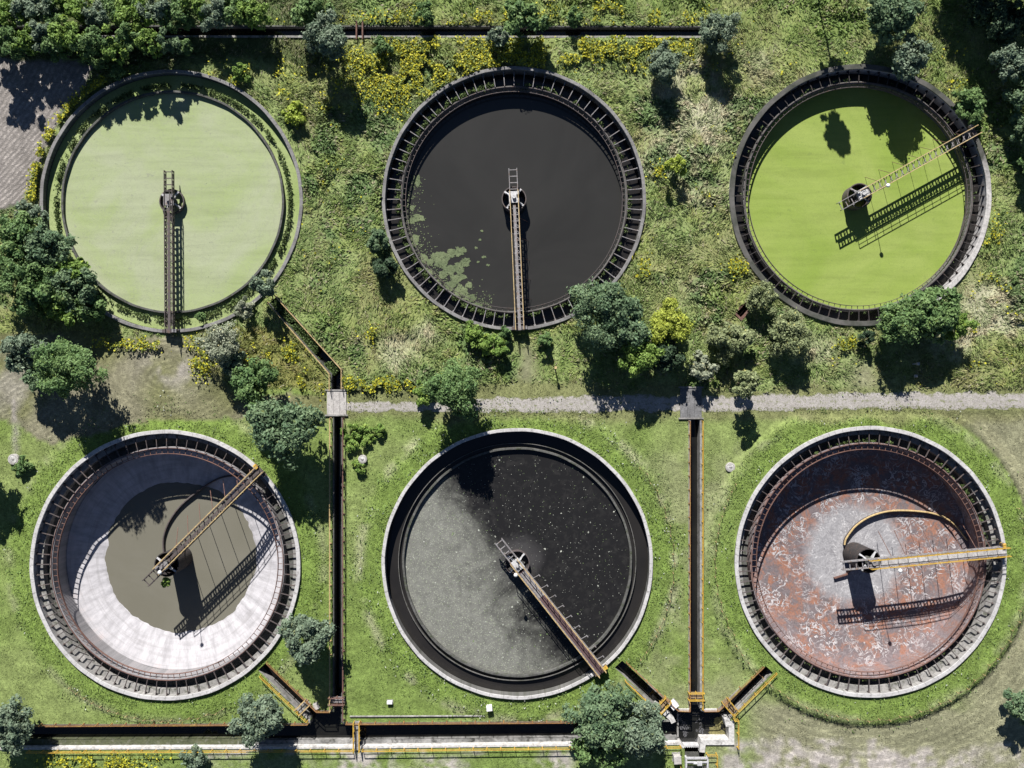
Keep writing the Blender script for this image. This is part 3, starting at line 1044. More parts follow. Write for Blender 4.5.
def bridge(key, label, tail_px, pivot_px, head_px, steel, rail, deck_kind, lamp_t, blade=None, rods=7, hook=False, rail_side=(1, -1)):
    zt = TANKS[key]['zt']
    z0 = zt + 1.15
    tx, ty = W(*tail_px, z0)
    hx, hy = W(*head_px, z0)
    cx, cy = TANKS[key]['xy']
    ang = math.atan2(hy - ty, hx - tx)
    root = thing('scraper_bridge', label, 'bridge', (cx, cy, z0), ang, 'rotating scraper bridges of the tanks')
    ca, sa = math.cos(ang), math.sin(ang)
    Lh = (hx - cx) * ca + (hy - cy) * sa
    Lt = (tx - cx) * ca + (ty - cy) * sa
    off = -(hx - cx) * sa + (hy - cy) * ca
    w = 1.18
    for s in (1, -1):
        g = MB()
        yy = s * w / 2
        g.box(((Lh + Lt) / 2, yy, -0.09), (Lh - Lt, 0.10, 0.18))
        g.box(((Lh + Lt) / 2, yy, -0.77), (Lh - Lt, 0.10, 0.22))
        xx = Lt + 0.1
        k = 0
        while xx < Lh:
            g.box((xx, yy, -0.42), (0.20, 0.06, 0.5))
            if k % 2:
                g.bar((xx, yy, -0.2), (min(xx + 0.5, Lh), yy, -0.66), 0.05, 0.07)
            xx += 0.5
            k += 1
        g.build('side_girder', steel, root)
    dk = MB()
    xs0 = Lt + 0.2
    while xs0 < Lh - 0.2:
        if deck_kind in ('plate', 'grating') or xs0 < 1.4:
            if xs0 < 1.4:
                MB().box((xs0, 0, -0.30), (0.12, w - 0.1, 0.1)).build('rung', steel, root)
        else:
            dk.box((xs0, 0, -0.30), (0.12, w - 0.1, 0.1))
        xs0 += 0.95
    if deck_kind not in ('plate', 'grating'):
        xs0 = 1.5
        while xs0 < Lh - 1.2:
            dk.bar((xs0, -w / 2 + 0.08, -0.30), (xs0 + 0.95, w / 2 - 0.08, -0.30), 0.07)
            xs0 += 0.95
    if dk.v:
        dk.build('lattice', steel, root)
    if deck_kind in ('plate', 'grating'):
        p = MB()
        p.box((Lh / 2 + 0.6, 0, -0.215), (Lh - 1.2, w - 0.16, 0.05))
        p.build('deck', M['deck_brown'] if deck_kind == 'plate' else M['deck_grey'], root)
        if deck_kind == 'plate':
            p = MB()
            p.box((3.6, 0, -0.175), (4.6, w - 0.2, 0.03))
            p.build('deck_grating', M['steel_mid'], root)
    elif deck_kind == 'narrow':
        p = MB()
        p.box((Lh / 2 + 0.6, 0, -0.215), (Lh - 1.2, 0.42, 0.05))
        p.build('deck', steel, root)
    for s in rail_side:
        r = MB()
        yy = s * (w / 2 + 0.02)
        x0 = -0.8
        r.bar((x0, yy, 1.0), (Lh, yy, 1.0), 0.10, 0.07)
        r.bar((x0, yy, 0.55), (Lh, yy, 0.55), 0.05)
        n = int((Lh - x0) / 1.4)
        for i in range(n + 1):
            xx = x0 + (Lh - x0) * i / n
            r.bar((xx, yy, -0.1), (xx, yy, 1.0), 0.07)
        r.build('handrail', rail, root)
    # pivot platform over the pier
    p = MB()
    p.box((0, 0, -0.2), (1.7, 1.5, 0.12))
    p.box((0, 0, -0.55), (0.9, 0.9, 0.6))
    p.tube([(0, 0, -0.2), (0, 0, 0.25)], 0.28, 12)
    p.box((-0.55, 0.55, 0.02), (0.5, 0.4, 0.35))
    p.build('pivot_platform', M['steel_pale'] if key in ('BM', 'TM', 'TR') else M['steel_mid'], root)
    # end carriage rolling on the rim
    e = MB()
    e.box((Lh - 0.35, 0, -0.55), (0.5, 2.3, 0.32))
    e.box((Lh - 0.35, 0, -0.3), (0.6, 1.3, 0.2))
    e = e.build('end_carriage', M['steel_dark'], root)
    for s in (1, -1):
        wl = MB()
        wl.tube([(Lh - 0.45, s * 0.9, z0 * 0 - (z0 - zt) + 0.28), (Lh - 0.25, s * 0.9, -(z0 - zt) + 0.28)], 0.28, 14)
        wl.build('wheel', M['yellow'] if key in ('BM', 'BR', 'BL') else M['steel_dark'], e)
    mt = MB()
    mt.tube([(Lh - 0.6, 0.95, -0.1), (Lh - 0.1, 0.95, -0.1)], 0.2, 12)
    mt.box((Lh - 0.35, 0.62, -0.12), (0.45, 0.4, 0.35))
    mt.build('drive_motor', M['yellow'] if key in ('BM', 'BR', 'BL') else M['steel_mid'], root)
    if lamp_t is not None:
        lx = lamp_t
        ly = w / 2 + 0.12 if key in ('TL',) else -w / 2 - 0.12
        l = MB()
        l.tube([(lx, ly, -0.5), (lx, ly, 2.55)], 0.045, 8)
        l = l.build('lamp_post', M['steel_mid'], root)
        gl = MB()
        gl.dome((lx, ly, 2.72), 0.30, 0.8, 12, 8)
        gl.build('lamp_globe', M['white'], l)
    zf = -z0 - 0.3
    for i in range(rods):
        xx = 3.0 + (Lh - 5.0) * i / max(rods - 1, 1)
        rm = MB()
        if hook:
            rm.bar((xx, w / 2, -0.5), (xx + 0.2, w / 2 + 1.0, -0.6), 0.07)
            rm.box((xx + 0.3, w / 2 + 1.0, -0.6), (0.35, 0.12, 0.12))
        elif blade:
            dz = -6.2 - z0 * 0 if key == 'BL' else -5.6
            rm.bar((xx, w / 2 * 0.9, -0.75), (xx + 0.5, w / 2 + 3.2 - 0.12 * abs(i - 3), -5.2 if xx > 5 else -6.0), 0.07)
        else:
            rm.bar((xx, w / 2, -0.7), (xx + 0.15, w / 2 + 1.5, -z0 - 2.3), 0.05)
        rm.build('hanger_rod', M['steel_mid'] if hook else M['steel_rust'], root)
    if blade:
        pts = []
        for (bx, by, bz) in blade:
            pts.append((bx, by, bz - z0))
        # smooth the curve
        fine = []
        for i in range(len(pts) - 1):
            p0 = Vector(pts[max(i - 1, 0)])
            p1, p2 = Vector(pts[i]), Vector(pts[i + 1])
            p3 = Vector(pts[min(i + 2, len(pts) - 1)])
            for k in range(6):
                u = k / 6
                fine.append(0.5 * ((2 * p1) + (p2 - p0) * u + (2 * p0 - 5 * p1 + 4 * p2 - p3) * u * u + (3 * p1 - p0 - 3 * p2 + p3) * u ** 3))
        fine.append(Vector(pts[-1]))
        b = MB()
        for i in range(len(fine) - 1):
            b.bar(fine[i] + Vector((0, 0, 0.3)), fine[i + 1] + Vector((0, 0, 0.3)), 0.1, 0.6)
        b = b.build('scraper_blade', M['steel_dark'], root)
        c = MB()
        c.tube([p + Vector((0, 0, 0.66)) for p in fine], 0.14, 6)
        c.build('blade_rail', M['yellow_pale'] if key == 'BR' else M['steel_dark'], b)
        if key == 'BR':
            s2 = MB()
            q = [Vector((-0.3, -1.8, -5.3 - z0)), Vector((-1.6, -3.0, -5.2 - z0)), Vector((-3.6, -3.4, -5.2 - z0))]
            for i in range(2):
                s2.bar(q[i] + Vector((0, 0, 0.2)), q[i + 1] + Vector((0, 0, 0.2)), 0.18, 0.5)
            s2.build('scraper_blade', M['steel_rust'], root)
    return root


def br_local(pts_px, z):
    """pixel curve on the BR floor to bridge-local metres"""
    cx, cy = TANKS['BR']['xy']
    hx, hy = W(1007, 547.5, 2.1)
    tx, ty = W(842, 563, 2.1)
    a = math.atan2(hy - ty, hx - tx)
    out = []
    for p in pts_px:
        x, y = W(*p, z)
        x -= cx
        y -= cy
        out.append((x * math.cos(a) + y * math.sin(a), -x * math.sin(a) + y * math.cos(a)))
    return out


loc = br_local([(845, 545), (847, 538), (857, 525), (874, 515), (897, 510.5), (931, 513), (951, 522), (966, 540)], -4.5)
zz = [-5.3, -5.3, -5.2, -5.15, -5.1, -5.0, -4.9, -4.75]
BLADE = [(a, b, z) for (a, b), z in zip(loc, zz)]
BLADE_BL = [(a * 0.98, b * 0.9, z - 0.35) for (a, b), z in zip(loc, [-5.4, -5.4, -5.4, -5.4, -5.35, -5.2, -4.9, -4.6])]

bridge('TL', 'dark lattice scraper bridge over pale green duckweed', (171.5, 170), (171, 201), (172.5, 333), M['steel_dark'], M['steel_dark'], 'narrow', None, rods=0, rail_side=(1,))
bridge('TM', 'rusty ladder-like scraper bridge over dark grey water', (513.5, 168), (516, 198), (520.5, 330), M['steel_mid'], M['yellow_pale'], 'narrow', None, rods=6)
bridge('TR', 'yellow-railed lattice scraper bridge over lime-green duckweed', (839.5, 205), (857, 194), (976, 129), M['steel_mid'], M['yellow_pale'], 'ladder', 2.4, rods=7)
bridge('BL', 'dark scraper bridge with yellow rails above an olive puddle', (145, 584), (170, 560), (261, 469), M['steel_dark'], M['yellow_pale'], 'narrow', 0.4, BLADE_BL, rods=7)
bridge('BM', 'brown-decked scraper bridge over black scummy water', (499, 541), (517, 563), (603, 673), M['steel_mid'], M['yellow_pale'], 'plate', 0.5, rods=9, hook=True)
bridge('BR', 'grey-decked scraper bridge with yellow rails above rust-orange sludge', (842.5, 563), (860, 555), (1007, 547.5), M['steel_mid'], M['yellow'], 'grating', 2.6, BLADE, rods=8)

# ------------------------------------------------------------------ channels


def wpoint(p):
    return Vector(((p[0] - 512) * S, (384 - p[1]) * S))


def strip(m, pts, t0, t1, z0, z1):
    """extruded wall along a polyline, between two sideways offsets (left of travel is positive)"""
    P = [wpoint(p) for p in pts]
    n = len(P)
    offs = []
    for i in range(n):
        d0 = (P[i] - P[i - 1]).normalized() if i > 0 else None
        d1 = (P[i + 1] - P[i]).normalized() if i < n - 1 else None
        d0 = d0 or d1
        d1 = d1 or d0
        n0 = Vector((-d0.y, d0.x))
        n1 = Vector((-d1.y, d1.x))
        b = (n0 + n1).normalized()
        offs.append(b / max(b.dot(n0), 0.4))
    vs = []
    for i in range(n):
        a = P[i] + offs[i] * t0
        c = P[i] + offs[i] * t1
        vs += [(a.x, a.y, z0), (c.x, c.y, z0), (c.x, c.y, z1), (a.x, a.y, z1)]
    fs = [(3, 2, 1, 0)]
    for i in range(n - 1):
        q = i * 4
        for k in range(4):
            k2 = (k + 1) % 4
            fs.append((q + k, q + k2, q + 4 + k2, q + 4 + k))
    fs.append(tuple(4 * (n - 1) + k for k in range(4)))
    m.add(vs, fs)
    return m


def floor_poly(name, poly, z, mat, parent=None):
    m = MB()
    top = [(*wpoint(p), z) for p in poly]
    bot = [(*wpoint(p), z - 0.2) for p in poly]
    n = len(poly)
    from mathutils.geometry import tessellate_polygon
    tri = tessellate_polygon([[Vector(p) for p in top]])
    m.v = top + bot
    m.f = [tuple(t_) for t_ in tri] + [tuple(n + i for i in reversed(t_)) for t_ in tri] + [(i, (i + 1) % n, n + (i + 1) % n, n + i) for i in range(n)]
    return m.build(name, mat, parent)


def channel(label, walls, hole, depth, water_z, mats, coping=0.12):
    root = thing('concrete_channel', label, 'channel', (*wpoint(walls[0][0][0]), 0))
    o = Vector(root.location)
    objs = []
    for (pts, side, mt) in walls:
        m = MB()
        t1 = (0.20 if mt is CD else 0.30) * side
        strip(m, pts, -0.01 * side, t1, depth - 0.2, coping)
        objs.append(m.build('channel_wall', mt, root, loc=-o))
    if hole:
        f = floor_poly('channel_floor', HOLES[hole], depth, mats, root)
        f.location = -o
        if hole == 'bottom':
            lm = MB()
            strip(lm, [(-12, 747.3), (240, 746.4)], 0.0, 0.85, -2.3, -0.75)
            lm.build('mossy_ledge', M['moss_ledge'], root, loc=-o)
            lm = MB()
            strip(lm, [(240, 746.4), (357, 746.0), (678, 742.3)], 0.0, 0.55, -2.3, -0.9)
            lm.build('stained_ledge', M['stain_ledge'], root, loc=-o)
        w_ = MB()
        hp = HOLES[hole]
        from mathutils.geometry import tessellate_polygon
        top = [Vector((*wpoint(p), water_z)) for p in hp]
        w_.v = [tuple(p) for p in top]
        w_.f = [tuple(t_) for t_ in tessellate_polygon([top])]
        wo = w_.build('water', M['black_water'])
        tag(wo, kind='structure')
    return root


CD, CG, CW = M['conc_dark'], M['conc'], M['conc_white']
# side: +1 is left of travel (in world axes, y up)
ch_bottom = channel('long dark channel along the bottom edge with a pale south wall',
        [([(-12, 725.8), (310.5, 724.2)], 1, CD), ([(345, 723.8), (658, 721.6)], 1, CD),
         ([(-12, 747.6), (357, 746.3), (681, 742.5), (684.5, 747)], -1, CW)], 'bottom', -2.4, -1.75, CD)
ch1 = channel('narrow straight dark channel between the two lower left tanks',
        [([(334.2, 414), (334.2, 711.5), (316, 711.5)], -1, CD), ([(341.4, 414), (341.4, 722), (345, 723.8)], 1, CD)], 'c1', -2.38, -1.752, CD)
ch2 = channel('narrow straight channel between the two lower right tanks',
        [([(690.5, 417), (690.5, 711.5), (677.5, 711.5)], -1, CG), ([(699.8, 417), (699.8, 709), (702.5, 711.5), (717.5, 711.5)], 1, CG)], 'c2', -2.36, -1.754, CD)
ch4 = channel('short slanting channel leaving the white-floored drained tank',
        [([(266, 662.5), (316, 711.5)], 1, CD), ([(258.5, 669.5), (310, 718.8), (310.5, 724.2)], -1, CG)], 'c4', -2.34, -1.756, CD)
ch5 = channel('short slanting channel leaving the black scummy tank',
        [([(622, 660), (677.5, 711.5)], 1, CG), ([(614.5, 667), (655, 705), (664, 711.5), (672, 719), (672, 721.2), (658, 721.6)], -1, CG)], 'c5', -2.32, -1.758, CD)
ch6 = channel('short slanting channel leaving the rust-floored drained tank',
        [([(765, 665), (717.5, 711.5)], -1, CG), ([(772, 671.5), (728.5, 717.0)], 1, CG)], 'c6', -2.30, -1.760, CD)
ch7 = channel('overgrown slanting channel with thin yellow rails below the milky-green tank',
        [([(276, 297), (341, 370), (341, 391)], 1, CD), ([(269.5, 303), (332, 374), (332, 391)], -1, CD)], 'c7', -2.0, -1.6, CD)
ch8 = channel('long dark channel along the top edge of the site',
        [([(-12, 26.5), (703, 27.5)], 1, CD), ([(703, 27.5), (703, 36.2)], 1, CD), ([(-12, 35.6), (703, 36.2)], -1, CG)], 'top', -1.6, -0.75, CD)
pit = channel('small rust-edged pit among shrubs beside the lime-green tank',
        [([(736, 313), (746, 302.5), (751, 307), (741, 318), (736, 313)], 1, M['steel_rust'])], 'pit', -2.0, -1.7, CD, 0.2)

# collecting basin at the meeting of the channels
basin = thing('collecting_basin', 'white-walled collecting basin where three channels meet', 'basin', (*wpoint((710, 730)), 0))
ob = -Vector(basin.location)
for pts, side in (([(728.5, 717.0), (729.5, 721.0), (733.5, 721.0), (733.5, 744), (705, 744), (704, 752)], 1),):
    strip(MB(), pts, -0.01, 0.0, -2, -1.9)
    m = MB()
    strip(m, pts, -0.75, 0.05, -2.0, 0.25)
    m.build('basin_wall', CW, basin, loc=ob)
m = MB()
strip(m, [(655.5, 705.5), (664.5, 711.5), (671.5, 718), (673.5, 722)], -0.4, 0.35, -2.0, 0.27)
m.build('basin_wall', CW, basin, loc=ob)
m = MB()
strip(m, [(677, 711.3), (690.2, 711.3)], 0.02, 0.45, -0.3, 0.22)
strip(m, [(702.8, 711.3), (716.8, 711.3)], 0.02, 0.45, -0.3, 0.22)
m.build('basin_coping', CW, basin, loc=ob)
m = MB()
strip(m, [(679.5, 717), (679.5, 741)], -0.12, 0.12, -2.2, -1.3)
m.build('partition_wall', M['conc'], basin, loc=ob)
# overflow weir
wr = MB()
strip(wr, [(684.5, 747.5), (704.5, 747.5)], -0.12, 0.12, -2.2, -0.5)
for i in range(9):
    x_, y_ = wpoint((686 + i * 2.1, 747.5))
    wr.box((x_, y_, -0.42), (0.16, 0.3, 0.16))
wr.build('overflow_weir', M['steel_pale'], basin, loc=ob)
# settled yellowish scum in the basin's corner
rg = np.random.default_rng(12)
c_ = rg.uniform(size=(500, 2)) * np.array((21, 17)) + np.array((710.5, 723))
nn = fbm(c_[:, 0], c_[:, 1], 5, 4)
c_ = c_[nn > 0.5]
n_y = len(c_)
c2_ = rg.uniform(size=(900, 2)) * np.array((25, 28)) + np.array((681, 718))
c2_ = c2_[fbm(c2_[:, 0], c2_[:, 1], 6, 9) > 0.52]
c_ = np.concatenate([c_, c2_])
cx_ = np.column_stack([(c_[:, 0] - 512) * S, (384 - c_[:, 1]) * S, np.full(len(c_), -1.735) + rg.uniform(0, 0.01, len(c_))])
nq = rg.normal(size=(len(c_), 3)) * 0.02 + np.array((0, 0, 1))
q = leaf_quads(cx_, nq, np.where(np.arange(len(c_)) < n_y, 1.0, 0.3) * rg.uniform(0.15, 0.5, len(c_)), np.where(np.arange(len(c_)) < n_y, 1.0, 0.3) * rg.uniform(0.12, 0.35, len(c_)), rg, 0)
tag(quads_object('floating_scum', q, np.where((np.arange(len(c_)) < n_y)[:, None], np.array((0.22, 0.20, 0.09)), np.array((0.12, 0.12, 0.13))) * rg.uniform(0.6, 1.4, (len(c_), 1)), M['petal']), kind='stuff')

# culvert slabs carrying the track over the channels
for nm, lab, (x0, y0, x1, y1), mt in (
        ('culvert_slab', 'pale concrete culvert slab at the left end of the gravel track', (327, 391, 346.5, 414.5), M['stone']),
        ('culvert_slab', 'dark grey culvert slab under the gravel track between the right tanks', (680, 388, 701.5, 417.5), CG)):
    a = wpoint((x0, y1))
    b = wpoint((x1, y0))
    root = thing(nm, lab, 'culvert', ((a.x + b.x) / 2, (a.y + b.y) / 2, 0), 0)
    w_, h_ = b.x - a.x, b.y - a.y
    m = MB()
    for i in range(3):
        m.box((-w_ / 3 + i * w_ / 3, 0, 0.0), (w_ / 3 - 0.03, h_, 0.34 + 0.02 * (i % 2)))
    m.build('deck_slab', mt if mt is M['stone'] else M['slab_dark'], root)
    m = MB()
    m.box((0, -h_ / 2 - 0.12, 0.02), (w_ + 0.5, 0.22, 0.5))
    m.build('headwall', CG, root)
    m = MB()
    m.box((0, h_ / 2 + 0.12, 0.02), (w_ + 0.5, 0.22, 0.5))
    m.build('headwall', CG, root)


# ------------------------------------------------------------------ guard rails
def guard_rail(label, pts, mat, height=1.0, step=2.1, r=0.05, z=0.1, mid=True, group='painted guard rails along the channels'):
    P = [wpoint(p) for p in pts]
    root = thing('guard_rail', label, 'railing', (P[0].x, P[0].y, z), 0, group)
    Q = [p - P[0] for p in P]
    m = MB()
    for i in range(len(Q) - 1):
        m.bar((Q[i].x, Q[i].y, height), (Q[i + 1].x, Q[i + 1].y, height), r * 2, r * 1.6)
    m.build('top_rail', mat, root)
    if mid:
        m = MB()
        for i in range(len(Q) - 1):
            m.bar((Q[i].x, Q[i].y, height * 0.5), (Q[i + 1].x, Q[i + 1].y, height * 0.5), r * 1.2)
        m.build('mid_rail', mat, root)
    m = MB()
    m.bar((0, 0, -0.15), (0, 0, height), r * 1.7)
    m.box((0, 0, -0.02), (0.2, 0.2, 0.05))
    first = m.build('post', mat, root)
    spots = []
    for i in range(len(Q) - 1):
        L = (Q[i + 1] - Q[i]).length
        n = max(1, round(L / step))
        for k in range(n):
            spots.append(Q[i].lerp(Q[i + 1], k / n))
    spots.append(Q[-1])
    for s_ in spots[1:]:
        dup(first, root, loc=(s_.x, s_.y, 0))
    return root


Y, YP, OR, RU = M['yellow'], M['yellow_pale'], M['orange'], M['steel_rust']
guard_rail('rusty orange rail on the north side of the bottom channel, west of the junction', [(28, 723.8), (309, 722.2)], OR)
guard_rail('rusty orange rail on the north side of the bottom channel, between the narrow channels', [(347, 721.8), (575, 720.2)], OR)
guard_rail('yellow rail on the pale wall of the bottom channel, west of the long footbridge', [(30, 750), (353, 748.6)], Y)
guard_rail('yellow rail on the pale wall of the bottom channel, east of the long footbridge', [(363, 748.6), (680, 745)], Y)
guard_rail('rusty yellow rail left of the channel between the lower left tanks', [(331, 418), (331, 710)], YP)
guard_rail('thin rusty rail right of the channel between the lower left tanks', [(344, 418), (344, 719)], RU)
guard_rail('rusty orange rail left of the channel between the lower right tanks', [(688.8, 421), (688.8, 709)], OR)
guard_rail('yellow rail right of the channel between the lower right tanks', [(701.6, 421), (701.6, 708)], Y)
guard_rail('orange rail on the upper side of the channel from the white-floored tank', [(268, 661), (318, 709.7), (330, 709.7)], OR)
guard_rail('yellow rail on the lower side of the channel from the white-floored tank', [(261.5, 674.5), (308, 720)], Y)
guard_rail('orange rail on the upper side of the channel from the black scummy tank', [(626, 661), (677, 708.5), (689, 709)], OR)
guard_rail('yellow rail on the lower side of the channel from the black scummy tank', [(625, 679.5), (655, 708)], Y)
guard_rail('orange rail on the upper side of the channel from the rust-floored tank', [(762, 665), (717, 708.8), (703, 709)], OR)
guard_rail('yellow rail on the lower side of the channel from the rust-floored tank', [(775, 671.5), (733, 713.5), (733, 718.5), (737, 718.5), (737, 746.5)], Y)
guard_rail('faded yellow rail on the upper side of the overgrown slanting channel', [(276, 296), (342.5, 369.6), (342.5, 389)], YP, r=0.04)
guard_rail('faded yellow rail on the lower side of the overgrown slanting channel', [(268.5, 302.5), (330.5, 374), (330.5, 391)], YP, r=0.04)
guard_rail('yellow rail beside the screening frame at the bottom edge', [(706.5, 753), (716, 753), (716, 775)], Y, z=0.05)
guard_rail('short dull yellow rail left of the screening frame', [(679.5, 764), (679.5, 778)], Y, z=0.05)

# ------------------------------------------------------------------ footbridges


def footbridge(label, c_px, length, width, ang, deck_m, rail_m, planks=True):
    p = wpoint(c_px)
    root = thing('footbridge', label, 'footbridge', (p.x, p.y, 0.14), ang, 'small crossings over the channels')
    m = MB()
    n = max(4, int(length / 0.3))
    for i in range(n):
        x = -length / 2 + length * (i + 0.5) / n
        m.box((x, 0, 0.1), (length / n - 0.03, width, 0.08))
    m.box((0, width / 2 - 0.1, 0.03), (length, 0.12, 0.1))
    m.box((0, -width / 2 + 0.1, 0.03), (length, 0.12, 0.1))
    m.build('deck', deck_m, root)
    for s in (1, -1):
        m = MB()
        y = s * (width / 2 + 0.05)
        m.bar((-length / 2, y, 1.1), (length / 2, y, 1.1), 0.13, 0.09)
        m.bar((-length / 2, y, 0.6), (length / 2, y, 0.6), 0.07)
        k = max(2, int(length / 1.2))
        for i in range(k + 1):
            m.bar((-length / 2 + length * i / k, y, -0.05), (-length / 2 + length * i / k, y, 1.1), 0.09)
        m.build('handrail', rail_m, root)
    return root


footbridge('dark grey footbridge over the narrow channel, lower left', (337.5, 699), 2.3, 0.9, 0, M['steel_mid'], M['steel_rust'])
footbridge('pale footbridge over the slanting channel from the white-floored tank', (303.5, 705.5), 2.2, 0.9, PI / 4, CG, YP)
footbridge('long grey footbridge with yellow rails crossing the bottom channel', (357.5, 735), 4.4, 0.75, PI / 2, CG, Y)
footbridge('timber sluice footbridge across the channel between the lower right tanks', (695.2, 694.5), 2.3, 0.95, 0, M['timber'], Y)
footbridge('timber sluice footbridge across the channel from the black scummy tank', (662.2, 703), 2.3, 1.0, math.radians(48), M['timber'], Y)
footbridge('timber sluice footbridge across the channel from the rust-floored tank', (729, 705), 2.4, 0.9, math.radians(-50), M['timber'], Y)

# screening frame below the basin
p = wpoint((696, 762.5))
bs = thing('bar_screen', 'pale steel screening frame below the white-walled basin', 'screen', (p.x, p.y, 0))
m = MB()
for s in (-1, 1):
    m.box((s * 1.6, 0, 0.3), (0.25, 2.1, 0.9))
m.box((0, 0.95, 0.66), (3.0, 0.3, 0.2))
m.box((0, -0.95, 0.66), (3.0, 0.3, 0.2))
m.box((0, 0.35, 0.70), (3.0, 0.2, 0.2))
m.build('frame', M['steel_pale'], bs)
m = MB()
for i in range(14):
    m.bar((-1.4 + i * 0.215, 0.85, 0.5), (-1.4 + i * 0.215, -0.9, 0.2), 0.06)
m.build('screen_bars', M['steel_mid'], bs)
m = MB()
m.box((0.3, 0.3, 1.0), (0.7, 0.5, 0.5))
m.tube([(-0.6, 0.3, 0.95), (0.1, 0.3, 0.95)], 0.2, 10)
m.build('rake_drive', M['steel_pale'], bs)
m = MB()
m.box((0, 0, -1.0), (3.6, 2.4, 0.2))
m.build('sill_slab', CD, bs)


def cabinet(label, px, py, sx, sy, h, mat, rz=0.0, z=0.0):
    p = wpoint((px, py))
    root = thing('control_cabinet', label, 'cabinet', (p.x, p.y, z), rz)
    m = MB()
    m.box((0, 0, h / 2), (sx, sy, h))
    m.build('body', mat, root)
    m = MB()
    m.box((0, 0, h + 0.04), (sx + 0.14, sy + 0.14, 0.08), 0, 0.92)
    m.build('lid', mat, root)
    m = MB()
    m.box((0, -sy / 2 - 0.015, h * 0.5), (sx * 0.8, 0.03, h * 0.75))
    m.build('door', mat, root)
    m = MB()
    m.box((0, 0, -0.03), (sx + 0.25, sy + 0.25, 0.14))
    m.build('plinth', CG, root)
    return root


cabinet('cream control cabinet left of the screening frame', 676, 756.5, 1.0, 1.1, 1.3, M['stone'], 0.05)
cabinet('white concrete cabinet beside the basin, tilted like the slanting channel', 673, 703.5, 1.0, 0.95, 0.8, M['white'], math.radians(40))
cabinet('small white meter box on the lawn near the long footbridge', 390, 701.5, 0.7, 0.35, 0.45, M['white'], 0.0)
cabinet('white meter box on the lawn below the black scummy tank', 489.5, 706, 0.75, 0.7, 1.0, M['white'], 0.1)
cabinet('tiny white box beside the slanting channel of the white-floored tank', 316.5, 705.5, 0.5, 0.8, 0.5, M['stone'], 0.4)


def manhole(label, px, py, r, h):
    p = wpoint((px, py))
    root = thing('manhole', label, 'manhole', (p.x, p.y, 0))
    m = MB()
    m.lathe([(r, -0.2), (r, h), (r * 0.75, h + 0.05), (r * 0.72, h), (r * 0.70, -0.2)], 24)
    m.build('shaft_ring', M['stone'], root)
    m = MB()
    m.lathe([(r * 0.7, h - 0.02), (r * 0.7, h + 0.04), (0.05, h + 0.08), (0.001, h + 0.08)], 24, closed=False)
    m = m.build('cover', M['conc_white'], root)
    hd = MB()
    hd.tube([(-0.2, 0, h + 0.06), (-0.12, 0, h + 0.16), (0.12, 0, h + 0.16), (0.2, 0, h + 0.06)], 0.025, 6)
    hd.build('handle', M['steel_dark'], m)
    return root


manhole('pale stone manhole among weeds left of the black scummy tank', 363, 459, 0.65, 0.5)
manhole('pale round manhole on the lawn beside the hanging tree shadow', 730, 467, 0.72, 0.25)
manhole('pale round manhole on the grass at the left edge, beside a shrub', 15, 459, 0.8, 0.5)


def post(label, px, py, h, mat, cap):
    p = wpoint((px, py))
    root = thing('marker_post', label, 'post', (p.x, p.y, 0))
    m = MB()
    m.tube([(0, 0, -0.2), (0, 0, h)], 0.09, 8)
    m.build('shaft', mat, root)
    m = MB()
    m.box((0, 0, h + 0.06), (0.42, 0.42, 0.3), 0, 0.8)
    m.build('cap', cap, root)
    return root


post('yellow-topped marker post in the grass above the gravel track', 555, 368, 2.0, M['yellow'], M['yellow_pale'])
post('pale square marker post inside the dark tree shadow, right side', 913, 364, 1.6, M['steel_pale'], M['stone'])
post('thin pale marker post close to the dark tree shadow, by the track', 914, 376, 0.6, M['steel_pale'], M['stone'])

# pale pipe lying along the north bank of the bottom channel
m = MB()
pp = [(*wpoint((px, 716.2 - 0.004 * (px - 350))), 0.10) for px in range(350, 483, 12)]
m.tube(pp, 0.13, 8)
tag(m.build('pipe', M['conc']), 'pale concrete pipe lying in grass above the bottom channel', 'pipe')
# stout pipe crossing the top channel
for i, px in enumerate((357, 363)):
    m = MB()
    m.tube([(*wpoint((px, 22)), 0.4), (*wpoint((px, 40)), 0.4)], 0.13, 8)
    tag(m.build('pipe', M['steel_rust']), 'thin rusty pipe crossing the top channel, one of a pair', 'pipe', 'pair of rusty pipes over the top channel')


# thin wire fences that ring the lower tanks
def wire_fence(key, label, r, a0, a1, n):
    cx, cy = TANKS[key]['xy']
    zb = 0.3
    root = thing('wire_fence', label, 'fence', (cx, cy, 0))
    m = MB()
    pts = []
    for i in range(n + 1):
        a = math.radians(a0 + (a1 - a0) * i / n)
        rr = r + 0.25 * math.sin(3.1 * i)
        pts.append((rr * math.cos(a), rr * math.sin(a), 0.0))
    hz = [float(mown_height(np.array([cx + p[0]]), np.array([cy + p[1]]))[0]) for p in pts]
    m.tube([(p[0], p[1], h + 0.55) for p, h in zip(pts, hz)], 0.02, 5)
    m.build('wire', M['steel_rust'], root)
    m = MB()
    m.tube([(0, 0, -0.2), (0, 0, 0.62)], 0.04, 6)
    m.box((0, 0, 0.66), (0.11, 0.11, 0.1))
    f = m.build('post', M['yellow_pale'], root, loc=(pts[0][0], pts[0][1], hz[0]))
    for p, h in list(zip(pts, hz))[1:]:
        dup(f, root, loc=(p[0], p[1], h))


wire_fence('BR', 'low wire fence on yellow stakes round the rust-floored tank', 23.6, -148, 20, 44)
wire_fence('BR', 'low wire fence on yellow stakes west of the rust-floored tank', 23.2, 150, 208, 18)
wire_fence('BL', 'low wire fence on yellow stakes south of the white-floored tank', 23.3, 232, 292, 18)
wire_fence('BM', 'low wire fence on yellow stakes east of the black scummy tank', 23.4, -38, 38, 22)


